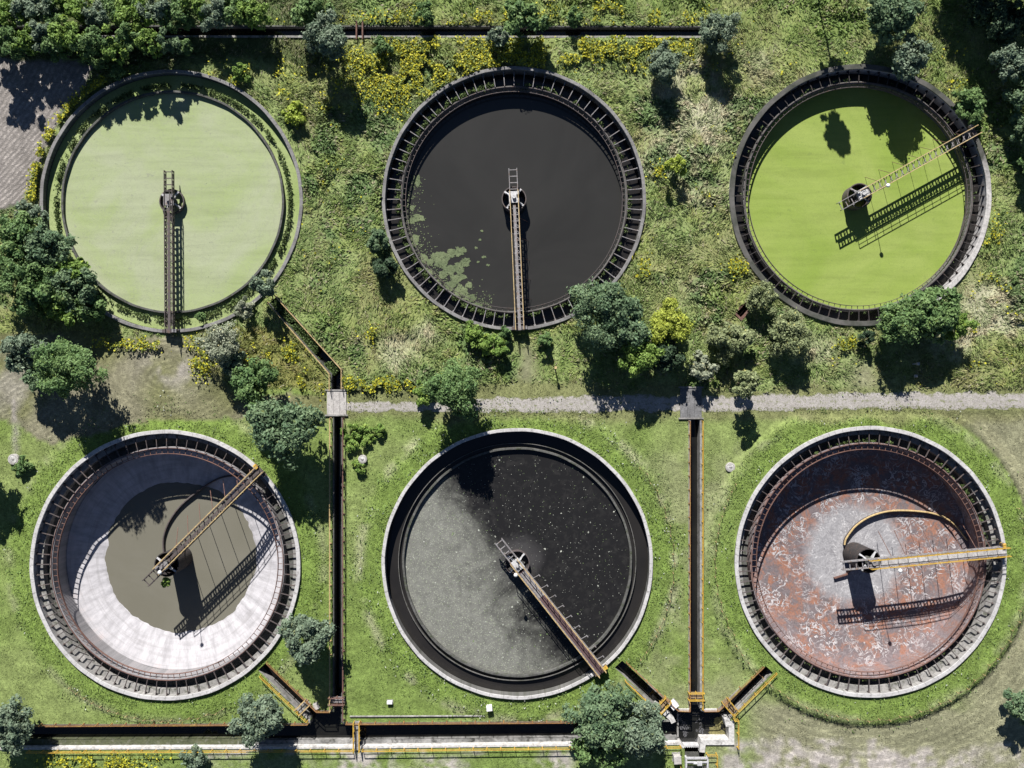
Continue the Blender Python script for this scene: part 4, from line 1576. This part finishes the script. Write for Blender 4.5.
# ------------------------------------------------------------------ trees
GREEN = {
    'blue': ((0.082, 0.145, 0.078), (0.178, 0.250, 0.132)),
    'grey': ((0.110, 0.165, 0.110), (0.215, 0.270, 0.185)),
    'pale': ((0.220, 0.255, 0.170), (0.370, 0.395, 0.290)),
    'mid': ((0.080, 0.155, 0.055), (0.175, 0.265, 0.095)),
    'fresh': ((0.120, 0.215, 0.045), (0.240, 0.345, 0.080)),
    'yellow': ((0.260, 0.315, 0.045), (0.400, 0.450, 0.080)),
    'olive': ((0.155, 0.195, 0.090), (0.290, 0.325, 0.165)),
    'dark': ((0.034, 0.064, 0.036), (0.068, 0.110, 0.058)),
    'lime': ((0.240, 0.320, 0.045), (0.360, 0.440, 0.075)),
}
TREE_N = 0


def tree(label, px, py, r_px, h, colour, kind='tree', name=None, cat=None, squash=(1.0, 1.0), group=None, leaves=None, hc=None, leaf=0.215, lobes=None):
    """crown centre seen at (px,py); r_px its radius in the picture; h total height"""
    global TREE_N
    TREE_N += 1
    rng = np.random.default_rng(1000 + TREE_N)
    hc = hc if hc is not None else h * 0.62
    x, y = W(px, py, hc)
    R = r_px * 1.1 * S * (H - hc) / H
    if kind == 'shrub':
        hc = h * 0.5
    root = thing(name or ('shrub' if kind == 'shrub' else 'tree'), label, cat or ('shrub' if kind == 'shrub' else 'tree'), (x, y, 0), 0, group)
    vr = max(h - hc, 0.6) * 1.0
    squash = (squash[0] * rng.uniform(0.86, 1.12), squash[1] * rng.uniform(0.86, 1.12))
    leaf = leaf * rng.uniform(0.85, 1.25)
    # lobes
    nl = lobes or int(np.clip(R * R * 6.0, 16, 130))
    th = rng.uniform(0, 2 * PI, nl)
    u = np.sqrt(rng.uniform(0.0, 1.0, nl))
    lz = rng.uniform(-0.75, 0.8, nl)
    rad = u * np.sqrt(np.clip(1 - (lz * 0.85) ** 2, 0, 1)) * 0.82
    wob = 1 + 0.22 * np.sin(3 * th + rng.uniform(0, 6)) + 0.12 * np.sin(5 * th + rng.uniform(0, 6))
    LC = np.column_stack([rad * wob * R * squash[0] * np.cos(th), rad * wob * R * squash[1] * np.sin(th), hc + np.where(lz > 0, lz * vr, lz * max(vr, hc * 0.72)) * 0.8])
    LR = rng.uniform(0.10, 0.27, nl) * R * (1 - 0.2 * rad)
    LR = np.clip(LR, 0.28, 1.1)
    n = leaves or int(np.clip(1250 * R * R * max(vr / R, 0.6), 1500, 19000))
    wts = LR ** 2
    li = rng.choice(nl, n, p=wts / wts.sum())
    dv = rng.normal(size=(n, 3))
    dv /= np.linalg.norm(dv, axis=1, keepdims=True)
    dv[:, 2] = np.where(dv[:, 2] < -0.3, -dv[:, 2] * 0.7, dv[:, 2])
    rr = LR[li] * rng.uniform(0.55, 1.12, n) ** 0.6
    P = LC[li] + dv * rr[:, None]
    stray = rng.uniform(size=n) < 0.10
    P[stray] += dv[stray] * rng.uniform(0.1, 0.5, (stray.sum(), 1)) * R * 0.3
    P[:, 2] = np.maximum(P[:, 2], 0.1 + rng.uniform(0, 0.2, n))
    gap = np.sin(P[:, 0] * 2.1 / max(R, 1) * 2 + TREE_N) + np.sin(P[:, 1] * 2.6 / max(R, 1) * 2 + 2 * TREE_N) + np.sin(P[:, 2] * 2.4 + 3 * TREE_N) + rng.normal(size=n) * 0.5
    kp = gap > -1.25
    P, dv, li, n = P[kp], dv[kp], li[kp], int(kp.sum())
    N = dv * 0.75 + rng.normal(size=(n, 3)) * 0.5 + np.array((0, 0, 0.45))
    ln = rng.uniform(0.6, 1.3, n) * leaf
    q = leaf_quads(P, N, ln, ln * rng.uniform(0.4, 0.65, n), rng)
    c0, c1 = (np.array(c) for c in GREEN[colour])
    lobe_t = rng.uniform(0, 1, nl)
    tt = np.clip(lobe_t[li] * 0.65 + rng.uniform(-0.1, 0.5, n), 0, 1)
    tint = c0 + (c1 - c0) * tt[:, None]
    tint *= rng.uniform(0.8, 1.2, (n, 1))
    old = rng.uniform(size=n) < 0.02
    tint[old] = tint[old] * np.array((1.5, 1.25, 0.9))
    quads_object('crown' if kind != 'shrub' else 'foliage', q, tint, M['leaf'], root)
    # trunk and limbs
    tm = MB()
    lean = rng.normal(size=2) * 0.04 * h
    top = Vector((lean[0], lean[1], hc))
    r0 = (0.015 if h < 13.8 or h > 14.8 else 0.006) * h + 0.03
    stems = 1 if kind != 'shrub' else 3
    for s_ in range(stems):
        bx = 0 if stems == 1 else rng.normal() * 0.15
        by = 0 if stems == 1 else rng.normal() * 0.15
        tm.tube([(bx, by, -0.25), (bx * 2 + lean[0] * 0.3, by * 2 + lean[1] * 0.3, hc * 0.5), (bx * 3 + top.x, by * 3 + top.y, hc * 1.1)], r0 / math.sqrt(stems), 7, r0 * 0.35)
    order = np.argsort(-LR)[:8]
    for i in order:
        e = Vector(LC[i])
        a = Vector((lean[0] * 0.5, lean[1] * 0.5, hc * rng.uniform(0.35, 0.8)))
        mid_ = a.lerp(e, 0.55) + Vector((0, 0, -0.08 * R))
        tm.tube([a, mid_, e], r0 * 0.4, 5, r0 * 0.12)
    tm.build('trunk' if kind != 'shrub' else 'stem', M['bark'], root)
    return root


# trees about the site (crown pixel, radius px, height m)
tree('tall spreading green tree at the left, throwing a long shadow into the drained tank', 66, 370, 33, 12.0, 'mid', hc=6.6)
tree('dusky blue-green tree at the left edge, next to the tall spreading tree', 24, 352, 20, 7.5, 'grey')
tree('small dusky tree half hidden left of the tall spreading tree', 40, 378, 16, 6.5, 'blue')
tree('green tree overhanging the gravel track above the black scummy tank', 455, 389, 29, 10.5, 'mid', hc=5.8)
tree('low bright shrub on the track edge beside the overhanging green tree', 424, 392, 13, 3.2, 'fresh', 'shrub')
tree('large blue-green tree at the lower right of the dark grey tank', 602, 312, 33, 9.0, 'blue')
tree('blue-green tree behind the bright leafy one, right of the dark grey tank', 628, 325, 22, 8.0, 'blue')
tree('bright green leafy tree between the blue-green and the yellow trees', 640, 350, 24, 7.0, 'fresh')
tree('yellow-leaved round tree above the gravel track', 671, 324, 23, 6.5, 'yellow')
tree('dark green tree below the yellow-leaved one', 664, 355, 19, 5.5, 'dark')
tree('round dense grey-green bush touching the lime-green tank', 764, 297, 17, 4.2, 'olive', 'shrub', leaf=0.18)
tree('large olive bush left of the bare track, below the lime-green tank', 791, 334, 24, 5.0, 'olive', 'shrub', leaf=0.2)
tree('pale olive bush right of the yellow-leaved tree', 730, 338, 22, 5.0, 'olive', 'shrub', leaf=0.2)
tree('thin pale grey-green bush next to the dark culvert slab', 704, 366, 15, 4.0, 'pale', 'shrub', leaves=2200)
tree('sparse slender tree standing on the gravel track', 745, 383, 15, 7.5, 'olive', leaves=2600, hc=4.4, lobes=50)
tree('broad dark green tree below the lime-green tank, left half of the clump', 900, 322, 24, 7.0, 'mid')
tree('broad dark green tree below the lime-green tank, right half of the clump', 932, 312, 25, 7.0, 'mid')
tree('smaller green tree at the right end of the clump below the lime-green tank', 958, 326, 14, 5.0, 'fresh')
tree('narrow dark bush left of the clump below the lime-green tank', 866, 337, 8, 3.0, 'dark', 'shrub')
tree('whitish pale-leaved tree below the milky-green tank', 220, 343, 22, 6.5, 'pale', leaf=0.18)
tree('grey-green sapling under the whitish tree', 232, 362, 14, 4.5, 'grey')
tree('mid green tree between the whitish tree and the drained tank', 253, 382, 23, 7.5, 'mid')
tree('large blue-green tree between the drained tank and the culvert', 285, 428, 36, 9.5, 'blue', squash=(1.0, 0.8), hc=6.5)
tree('dusky tree at the head of the overgrown slanting channel', 264, 284, 14, 6.0, 'grey')
tree('small pale shrub on the rim of the milky-green tank, lower right', 243, 308, 11, 3.0, 'pale', 'shrub')
tree('round weed bush inside the gutter of the milky-green tank', 200, 316, 6, 1.2, 'mid', 'shrub')
left_mass = [(18, 232, 20, 6.5, 'mid', 'green tree of the left clump, by the left photo edge, uppermost'),
             (48, 248, 21, 7.0, 'blue', 'blue-green tree of the left clump, closest to the ploughed field corner'),
             (14, 272, 22, 7.0, 'mid', 'green tree of the left clump, midway down the left edge'),
             (46, 284, 21, 7.0, 'mid', 'green tree in the middle of the left clump'),
             (76, 290, 19, 6.5, 'blue', 'blue-green tree of the left clump, touching the tank rim'),
             (70, 272, 15, 6.0, 'fresh', 'bright green tree of the left clump, by the tank rim'),
             (92, 308, 14, 4.5, 'mid', 'low green tree at the lower tip of the left clump'),
             (30, 302, 17, 5.5, 'mid', 'green tree of the left clump, lowest by the left edge'),
             (62, 304, 17, 5.5, 'fresh', 'bright green tree at the lower edge of the left clump'),
             (30, 216, 13, 5.0, 'grey', 'dusky tree at the top of the left clump, below the ploughed field')]
for a in left_mass:
    tree(a[5], a[0], a[1], a[2] * 1.12, a[3], a[4], group='trees of the dense left clump')
tree('blue-green tree beside the narrow channel, lower left', 307, 637, 25, 7.0, 'grey')
tree('blue-green tree standing over the bottom channel, left half', 258, 718, 26, 7.5, 'grey')
tree('pale-twigged tree at the bottom left corner', 8, 724, 25, 6.5, 'grey')
tree('big blue-green tree over the bottom channel, left of the basin', 600, 715, 30, 9.0, 'blue')
tree('olive-green tree at the bottom edge, in front of the big blue-green one', 598, 748, 22, 7.0, 'mid')
tree('dusky grey-green tree right beside the basin', 638, 728, 29, 8.0, 'grey')
tree('dark tree cut by the right edge near the bottom', 1022, 706, 17, 6.0, 'blue')
tree('low grey shrub in the grass below the bottom channel', 194, 762, 14, 2.2, 'grey', 'shrub')
tree('tree standing just beyond the left edge beside the drained tank', -28, 470, 22, 8.0, 'mid')
tree('grey-green feathery tree over the yellow flowers', 664, 62, 20, 5.2, 'grey', leaf=0.17, hc=2.8)
tree('upright grey-green tree at the right end of the top channel', 718, 32, 20, 6.5, 'grey', leaf=0.17, hc=3.5)
tree('dark green tree at the top edge above the lime-green tank', 893, 15, 26, 8.0, 'blue')
tree('blue-green tree on the upper right rim of the lime-green tank', 910, 58, 21, 6.5, 'grey')
tree('bushy green shrub beside the outer end of the yellow-railed bridge', 972, 104, 18, 3.0, 'mid', 'shrub')
tree('lone sapling with a bright top between the two upper right tanks', 675, 165, 11, 4.2, 'lime', leaves=2000)
tree('dark upright bush at the left rim of the dark grey tank, upper', 379, 240, 12, 3.6, 'blue', 'shrub')
tree('dark upright bush at the left rim of the dark grey tank, lower', 384, 268, 13, 3.6, 'dark', 'shrub')
for px, py, r, lab in ((476, 336, 13, 'leafy shrub under the dark grey tank, left of its bridge'), (494, 344, 14, 'leafy shrub under the dark grey tank, lower one left of its bridge'), (507, 334, 9, 'small leafy shrub right at the outer end of the dark tank bridge'), (545, 340, 8, 'small leafy shrub right of the dark tank bridge')):
    tree(lab, px, py, r, 2.6, 'fresh' if r > 10 else 'mid', 'shrub')
tree('lime-yellow broom bush right of the milky-green tank', 294, 114, 13, 2.2, 'lime', 'shrub')
tree('pale lime bush at the top right rim of the milky-green tank', 240, 72, 10, 2.2, 'fresh', 'shrub')
tree('bushy green tree over the top channel, beside the yellow flowers', 524, 20, 19, 5.5, 'mid')
tree('pale willowy shrub at the top channel, left of the bushy green tree', 497, 38, 12, 3.5, 'grey', 'shrub')
tree('green shrub above the top channel, right of the bushy green tree', 573, 18, 10, 3.0, 'mid', 'shrub')
tree('dark green shrub above the top channel, left part of the flower bank', 422, 14, 12, 3.2, 'mid', 'shrub')
tree('green shrub in the yellow flower bank below the top channel', 381, 46, 10, 2.4, 'mid', 'shrub')
tree('weed clump growing from the manhole at the left edge', 22, 467, 9, 1.3, 'mid', 'shrub')
tree('weed clump beside the pale stone manhole', 360, 466, 7, 1.0, 'fresh', 'shrub')
tree('small green plant growing in the olive puddle under the bridge', 167, 582, 4, 0.5, 'fresh', 'shrub', name='plant', cat='plant')
# weeds by the pipe run at the left of BM
for px, py, r in ((350, 433, 9), (366, 436, 10), (378, 430, 8), (352, 446, 7)):
    tree('low bright weed bush on the lawn near the pale stone manhole', px, py, r, 1.0, 'fresh', 'shrub', group='weed bushes left of the black scummy tank')
# tree row along the top
row1 = [(-8, 8), (14, 14), (36, 6), (56, 14), (76, 4), (96, 15), (116, 7), (136, 15), (156, 8), (176, 15), (196, 6), (216, 14), (236, 8), (254, 15)]
for i, (px, py) in enumerate(row1):
    rr = 15 + (i * 7) % 5
    tree('leafy tree in the continuous row above the top channel', px, py, rr, 4.8 + (i % 3) * 0.6, ('mid', 'fresh', 'grey')[i % 3], group='tree row above the top channel', leaf=0.20)
tree('leafy tree at the right end of the row above the top channel', 312, 10, 19, 6.0, 'mid')
tree('tall grey-green tree hanging over the top channel at the end of the row', 326, 38, 22, 8.5, 'grey', hc=5.5)
row2 = [(-8, 46, 16, 8.2, 'blue'), (10, 44, 15, 8.2, 'mid'), (28, 42, 14, 7.6, 'fresh'), (44, 38, 15, 7.2, 'grey'), (57, 48, 12, 7.0, 'mid'), (71, 38, 16, 7.6, 'fresh'), (86, 48, 14, 7.2, 'mid'), (99, 42, 13, 7.0, 'mid'), (114, 46, 14, 7.0, 'fresh'), (132, 40, 13, 7.5, 'mid'), (150, 42, 13, 7.2, 'fresh'), (168, 42, 11, 6.2, 'blue'), (186, 46, 7, 5.0, 'mid')]
for px, py, rr, hh_, cc in row2:
    tree('leafy tree between the top channel and the ploughed field', px, py, rr, hh_, cc, group='trees above the ploughed field', leaf=0.20, hc=hh_ * 0.52)
for px, py, r in ((99, 62, 8), (118, 72, 8)):
    tree('small dark sapling at the upper left rim of the milky-green tank', px, py, r, 2.6, 'mid', 'shrub', group='saplings on the upper left rim')
# dark wood at the upper right corner
for i, (px, py, r, h) in enumerate(((998, -72, 34, 14), (1034, -58, 36, 15), (1076, -10, 34, 13), (972, -78, 26, 12))):
    tree('tall dark tree of the wood beyond the upper right corner', px, py, r, h, 'dark', group='wood beyond the upper right corner')
for px, py, r, h, c, lab in ((1008, 62, 18, 7, 'grey', 'dusky tree at the right edge, just below the dark wood'), (1022, 92, 18, 5.5, 'blue', 'blue-green tree at the right edge, second below the dark wood'),
                             (1028, 128, 16, 5, 'blue', 'blue-green tree at the right edge beside the yellow-railed bridge'), (1032, 165, 15, 4.5, 'mid', 'green tree cut by the right edge, lowest of the wood'),
                             (984, 6, 18, 6.0, 'dark', 'dark tree in the shaded upper right corner'), (1008, 22, 22, 7.5, 'dark', 'large dark tree in the shaded upper right corner')):
    tree(lab, px, py, r, h, c)
tree('slender tree beyond the top edge whose lone shadow lies on the lime-green duckweed', 848, -40, 14, 14.5, 'mid', hc=12.0, leaves=9000, lobes=80, squash=(0.8, 1.0))

# ------------------------------------------------------------------ ground cover
rng = np.random.default_rng(99)


def free(x, y, pad=0.15):
    px = x / S + 512
    py = 384 - y / S
    ok = ~in_hole(px, py, 1.5)
    for k in TANKS:
        ok &= tank_dist(x, y, k) > TANKS[k]['Ro'] + pad
    ok &= ~((px > 341) & (np.abs(py - road_center(px)) < road_half(px) - 3.4 - 3.0 * (rng.uniform(size=px.shape) < 0.15)))
    for (x0, y0, x1, y1) in ((325, 389, 348, 416), (678, 386, 703, 419), (683, 752, 711, 780)):
        ok &= ~((px > x0) & (px < x1) & (py > y0) & (py < y1))
    return ok


# tall rough meadow
N = 420000
x = rng.uniform(-82, 82, N)
y = rng.uniform(-1.5, 62, N)
col, md, sh = albedo(x, y)
clump = fbm(x, y, 2.0, 50)
ok = free(x, y) & (rng.uniform(size=N) < md * (0.35 + 0.9 * smooth(clump, 0.35, 0.65)))
x, y, col, clump = x[ok], y[ok], col[ok], clump[ok]
n = len(x)
hm = 0.08 + 0.58 * smooth(clump, 0.36, 0.68) * smooth(fbm(x, y, 9, 55), 0.25, 0.6)
z = mown_height(x, y) + hm * rng.uniform(0.2, 1.0, n)
ang = fbm(x, y, 11, 63) * 4 * PI + rng.normal(size=n) * 0.5
flow = np.column_stack([np.cos(ang), np.sin(ang), np.full(n, 0.25)])
N3 = rng.normal(size=(n, 3)) * 0.45 + np.array((0, 0.25, 0.8))
broad = smooth(fbm(x, y, 7, 37), 0.52, 0.62)
ln = rng.uniform(0.12, 0.40, n)
q = leaf_quads(np.column_stack([x, y, z]), N3, ln, ln * (rng.uniform(0.12, 0.24, n) + 0.25 * broad), rng, along=flow)
hue = fbm(x, y, 1.6, 60)
tint = col * (0.65 + 0.7 * rng.uniform(size=(n, 1)))
tint = tint * np.where((hue > 0.56)[:, None], np.array((1.25, 1.15, 1.15)), np.array((0.86, 0.97, 0.8)))
dead = rng.uniform(size=n) < 0.06 + 0.16 * smooth(hue, 0.5, 0.7)
tint[dead] = np.array((0.30, 0.275, 0.18)) * rng.uniform(0.7, 1.25, (dead.sum(), 1))
tag(quads_object('meadow_grass', q, tint, M['grass']), kind='stuff')

# short grass of the lower lawns
N = 330000
x = rng.uniform(-80, 80, N)
y = rng.uniform(-60, 0.5, N)
col, md, sh = albedo(x, y)
clump = fbm(x, y, 1.8, 70)
near = np.zeros(N)
for k in ('BL', 'BM', 'BR'):
    near = np.maximum(near, 1 - smooth(tank_dist(x, y, k), 23.0, 25.5))
ok = free(x, y) & (rng.uniform(size=N) < sh * (0.3 + 0.3 * near + 0.5 * smooth(clump, 0.4, 0.6)))
x, y, col, clump, near = x[ok], y[ok], col[ok], clump[ok], near[ok]
n = len(x)
z = mown_height(x, y) + (0.02 + (0.05 + 0.05 * near) * smooth(clump, 0.35, 0.7)) * rng.uniform(0.2, 1, n)
N3 = rng.normal(size=(n, 3)) * 0.35 + np.array((0, 0.1, 0.9))
ln = rng.uniform(0.06, 0.15, n) * (1 + 0.25 * near)
q = leaf_quads(np.column_stack([x, y, z]), N3, ln, ln * rng.uniform(0.2, 0.45, n), rng)
tint = col * (0.75 + 0.55 * rng.uniform(size=(n, 1)))
tag(quads_object('lawn_grass', q, tint, M['grass']), kind='stuff')

# rings of tall weeds with pale flower heads around the lower tanks
P_ = []
T_ = []
for k, cnt in (('BL', 2600), ('BM', 5200), ('BR', 2600)):
    cx, cy = TANKS[k]['xy']
    a = rng.uniform(0, 2 * PI, cnt)
    r = TANKS[k]['Ro'] + 0.2 + np.abs(rng.normal(size=cnt)) * 1.6 + np.where(rng.uniform(size=cnt) < 0.5, 2.4, 0)
    xx = cx + r * np.cos(a)
    yy = cy + r * np.sin(a)
    dens = fbm(xx, yy, 1.5, 80)
    o_ = free(xx, yy, 0.1) & (dens > 0.47)
    xx, yy = xx[o_], yy[o_]
    zz_ = mown_height(xx, yy) + rng.uniform(0.05, 0.4, len(xx))
    P_.append(np.column_stack([xx, yy, zz_]))
    c = np.tile(np.array((0.13, 0.20, 0.06)), (len(xx), 1)) * rng.uniform(0.6, 1.5, (len(xx), 1))
    pale = rng.uniform(size=len(xx)) < (0.13 if k == 'BM' else 0.08)
    c[pale] = np.array((0.42, 0.44, 0.38))
    T_.append(c)
P_ = np.concatenate(P_)
T_ = np.concatenate(T_)
ln = rng.uniform(0.08, 0.18, len(P_))
q = leaf_quads(P_, rng.normal(size=P_.shape) * 0.5 + np.array((0, 0, 0.8)), ln, ln * 0.55, rng)
tag(quads_object('tall_weeds', q, T_, M['grass']), kind='stuff')

# weeds growing on the weir walls and in the gutters
P_ = []
T_ = []
for k, cnt, a0, a1, thr, zz0, dr in (('TL', 8000, 0, 360, 0.42, -0.45, 0.62), ('TM', 4200, 100, 265, 0.42, -0.6, 0.4), ('TM', 1800, 265, 450, 0.5, -0.6, 0.3), ('TR', 1600, 0, 360, 0.55, -0.5, 0.3), ('BR', 1500, 10, 120, 0.5, -0.2, 0.25), ('BR', 500, 200, 330, 0.55, -0.2, 0.2)):
    cx, cy = TANKS[k]['xy']
    a = np.radians(rng.uniform(a0, a1, cnt))
    r = TANKS[k]['Rr'] + 0.05 + rng.normal(size=cnt) * dr * (0.28 if k == 'TL' else 0.5) + dr * (1.35 if k == 'TL' else 0.8)
    xx = cx + r * np.cos(a)
    yy = cy + r * np.sin(a)
    dens = fbm(xx, yy, 1.2, 90)
    o_ = dens > thr
    xx, yy = xx[o_], yy[o_]
    P_.append(np.column_stack([xx, yy, zz0 + rng.uniform(-0.25, 0.3, len(xx))]))
    T_.append(np.tile(np.array((0.085, 0.125, 0.040)), (len(xx), 1)) * rng.uniform(0.5, 1.5, (len(xx), 1)))
u = rng.uniform(size=7000)
w_ = rng.uniform(-1, 1, len(u))
px_ = 273 + (336 - 273) * u + w_ * 3.6
py_ = 300 + (373 - 300) * u - w_ * 3.6
dens = fbm(px_ * S, py_ * S, 1.6, 91)
o_ = dens > 0.37
P_.append(np.column_stack([(px_[o_] - 512) * S, (384 - py_[o_]) * S, rng.uniform(-1.2, -0.1, o_.sum())]))
T_.append(np.tile(np.array((0.10, 0.15, 0.05)), (o_.sum(), 1)) * rng.uniform(0.5, 1.5, (o_.sum(), 1)))
P_ = np.concatenate(P_)
T_ = np.concatenate(T_)
ln = rng.uniform(0.08, 0.2, len(P_))
q = leaf_quads(P_, rng.normal(size=P_.shape) * 0.6 + np.array((0, 0, 0.8)), ln, ln * 0.6, rng)
tag(quads_object('gutter_weeds', q, T_, M['grass']), kind='stuff')

# yellow flowers
zones = [(430, 60, 75, 17, 9000, 0.50), (395, 82, 38, 24, 4200, 0.50), (560, 52, 70, 16, 5600, 0.47), (645, 50, 50, 16, 5000, 0.46), (480, 20, 140, 8, 2600, 0.56), (620, 14, 70, 10, 2200, 0.55),
         (60, 128, 14, 8, 0, 0.5), (300, 95, 45, 28, 1500, 0.6), (250, 80, 30, 12, 900, 0.55), (272, 358, 30, 10, 1000, 0.56), (315, 380, 25, 10, 1300, 0.52), (370, 385, 40, 6, 1500, 0.5), (295, 345, 14, 10, 700, 0.5),
         (202, 362, 10, 14, 700, 0.45), (150, 343, 48, 6, 1100, 0.52), (736, 268, 10, 7, 400, 0.5), (846, 345, 10, 14, 500, 0.52), (985, 300, 30, 60, 900, 0.62), (990, 240, 14, 20, 500, 0.56), (975, 345, 40, 25, 700, 0.6),
         (715, 180, 30, 60, 700, 0.63), (640, 262, 10, 22, 500, 0.56), (950, 70, 30, 30, 500, 0.62), (373, 333, 4, 6, 160, 0.3), (100, 762, 40, 8, 2200, 0.42), (660, 172, 6, 8, 200, 0.4), (820, 70, 40, 20, 400, 0.62), (330, 215, 30, 90, 900, 0.66)]
P_ = []
for (zx, zy, sx, sy, cnt, thr) in zones:
    px = zx + rng.normal(size=cnt) * sx * 0.6
    py = zy + rng.normal(size=cnt) * sy * 0.6
    xx, yy = (px - 512) * S, (384 - py) * S
    o_ = (fbm(xx, yy, 1.7, 95) > thr) & free(xx, yy, 0.0)
    P_.append(np.column_stack([xx[o_], yy[o_]]))
# band along the rim by the ploughed field
u = rng.uniform(size=3200)
a = np.radians(118 + 62 * u)
cx, cy = TANKS['TL']['xy']
r = TANKS['TL']['Ro'] + 0.5 + np.abs(rng.normal(size=len(u))) * 0.55
xx, yy = cx + r * np.cos(a), cy + r * np.sin(a)
o_ = fbm(xx, yy, 1.2, 97) > 0.40
P_.append(np.column_stack([xx[o_], yy[o_]]))
P_ = np.concatenate(P_)
n = len(P_)
base = mown_height(P_[:, 0], P_[:, 1])
hh = 0.35 + 0.8 * fbm(P_[:, 0], P_[:, 1], 2.0, 98)
zz_ = base + hh * rng.uniform(0.6, 1.1, n)
ln = rng.uniform(0.09, 0.22, n)
q = leaf_quads(np.column_stack([P_, zz_]), rng.normal(size=(n, 3)) * 0.45 + np.array((0, 0, 0.9)), ln, ln * 0.75, rng)
tint = np.where(rng.uniform(size=(n, 1)) < 0.5, np.array((0.50, 0.475, 0.04)), np.array((0.20, 0.25, 0.06))) * rng.uniform(0.7, 1.2, (n, 1))
tag(quads_object('yellow_flowers', q, tint, M['petal']), kind='stuff')

# duckweed islands on the dark grey water
cx, cy = TANKS['TM']['xy']
pads = [(441, 259, 10, 9), (452, 253, 5, 5), (459, 252, 5, 5), (463, 250, 4, 3), (449, 270, 7, 5), (459, 268, 6, 7), (466, 262, 5, 5), (456, 279, 6, 5), (463, 277, 4, 3), (461, 291, 8, 6), (469, 285, 4, 3), (470, 298, 7, 4), (477, 305, 7, 3), (450, 286, 6, 5), (443, 275, 5, 4),
        (418, 218, 7, 4), (411, 221, 4, 3), (417, 181, 4, 6), (412, 208, 3, 3), (430, 262, 4, 4), (424, 258, 4, 5), (427, 272, 6, 4), (436, 285, 6, 5), (446, 296, 8, 4), (458, 302, 7, 3), (415, 240, 4, 7), (480, 240, 1.5, 1), (476, 248, 1.5, 1.2), (484, 257, 2.4, 1.2), (482, 231, 1.4, 1), (488, 265, 1.6, 1), (478, 262, 1.5, 1)]
zp = -2.07
P_ = []
for i, (px, py, rx, ry) in enumerate(pads):
    cnt = int(13 * rx * ry) + 8
    a = rng.uniform(0, 2 * PI, cnt)
    rr = 0.76 * np.sqrt(rng.uniform(size=cnt)) * (1 + 0.18 * np.sin(3 * a + i) + 0.12 * np.sin(5 * a + 2 * i)) + np.abs(rng.normal(size=cnt)) * 0.10
    x0, y0 = W(px, py, zp)
    P_.append(np.column_stack([x0 + rx * rr * np.cos(a) * S, y0 + ry * rr * np.sin(a) * S]))
cnt = 700
a = np.radians(rng.uniform(165, 258, cnt))
r = TANKS['TM']['Rr'] - 0.4 - np.abs(rng.normal(size=cnt)) * 1.3
P_.append(np.column_stack([cx + r * np.cos(a), cy + r * np.sin(a)]))
P_ = np.concatenate(P_)
n = len(P_)
hue = fbm(P_[:, 0], P_[:, 1], 1.3, 21)
ln = rng.uniform(0.05, 0.13, n)
q = leaf_quads(np.column_stack([P_, zp + rng.uniform(0, 0.025, n)]), rng.normal(size=(n, 3)) * 0.06 + np.array((0, 0, 1.0)), ln, ln * 0.8, rng, 0)
tint = np.array((0.10, 0.135, 0.07)) + hue[:, None] * np.array((0.13, 0.14, 0.075))
tag(quads_object('duckweed_islands', q, tint * rng.uniform(0.8, 1.2, (n, 1)), M['petal']), kind='stuff')

# flecks of foam and leaves floating on the black water
cx, cy = TANKS['BM']['xy']
n = 4200
a = rng.uniform(0, 2 * PI, n)
r = np.sqrt(rng.uniform(0, 1, n)) * 16.8
px_, py_ = r * np.cos(a), r * np.sin(a)
pd = (px_ * -0.87 + py_ * -0.5)
keepf = rng.uniform(size=n) < (0.30 + 0.6 * smooth(pd, -2, 5))
px_, py_ = px_[keepf], py_[keepf]
n = len(px_)
ln = rng.uniform(0.025, 0.075, n) * (1 + (rng.uniform(size=n) < 0.04) * 1.6)
q = leaf_quads(np.column_stack([cx + px_, cy + py_, np.full(n, -0.93)]), np.tile(np.array((0, 0, 1.0)), (n, 1)) + rng.normal(size=(n, 3)) * 0.05, ln, ln * 0.7, rng, 0)
tint = np.where(rng.uniform(size=(n, 1)) < 0.7, np.array((0.48, 0.50, 0.44)), np.array((0.22, 0.30, 0.14))) * rng.uniform(0.6, 1.2, (n, 1))
tag(quads_object('foam_flecks', q, tint, M['petal']), kind='stuff')
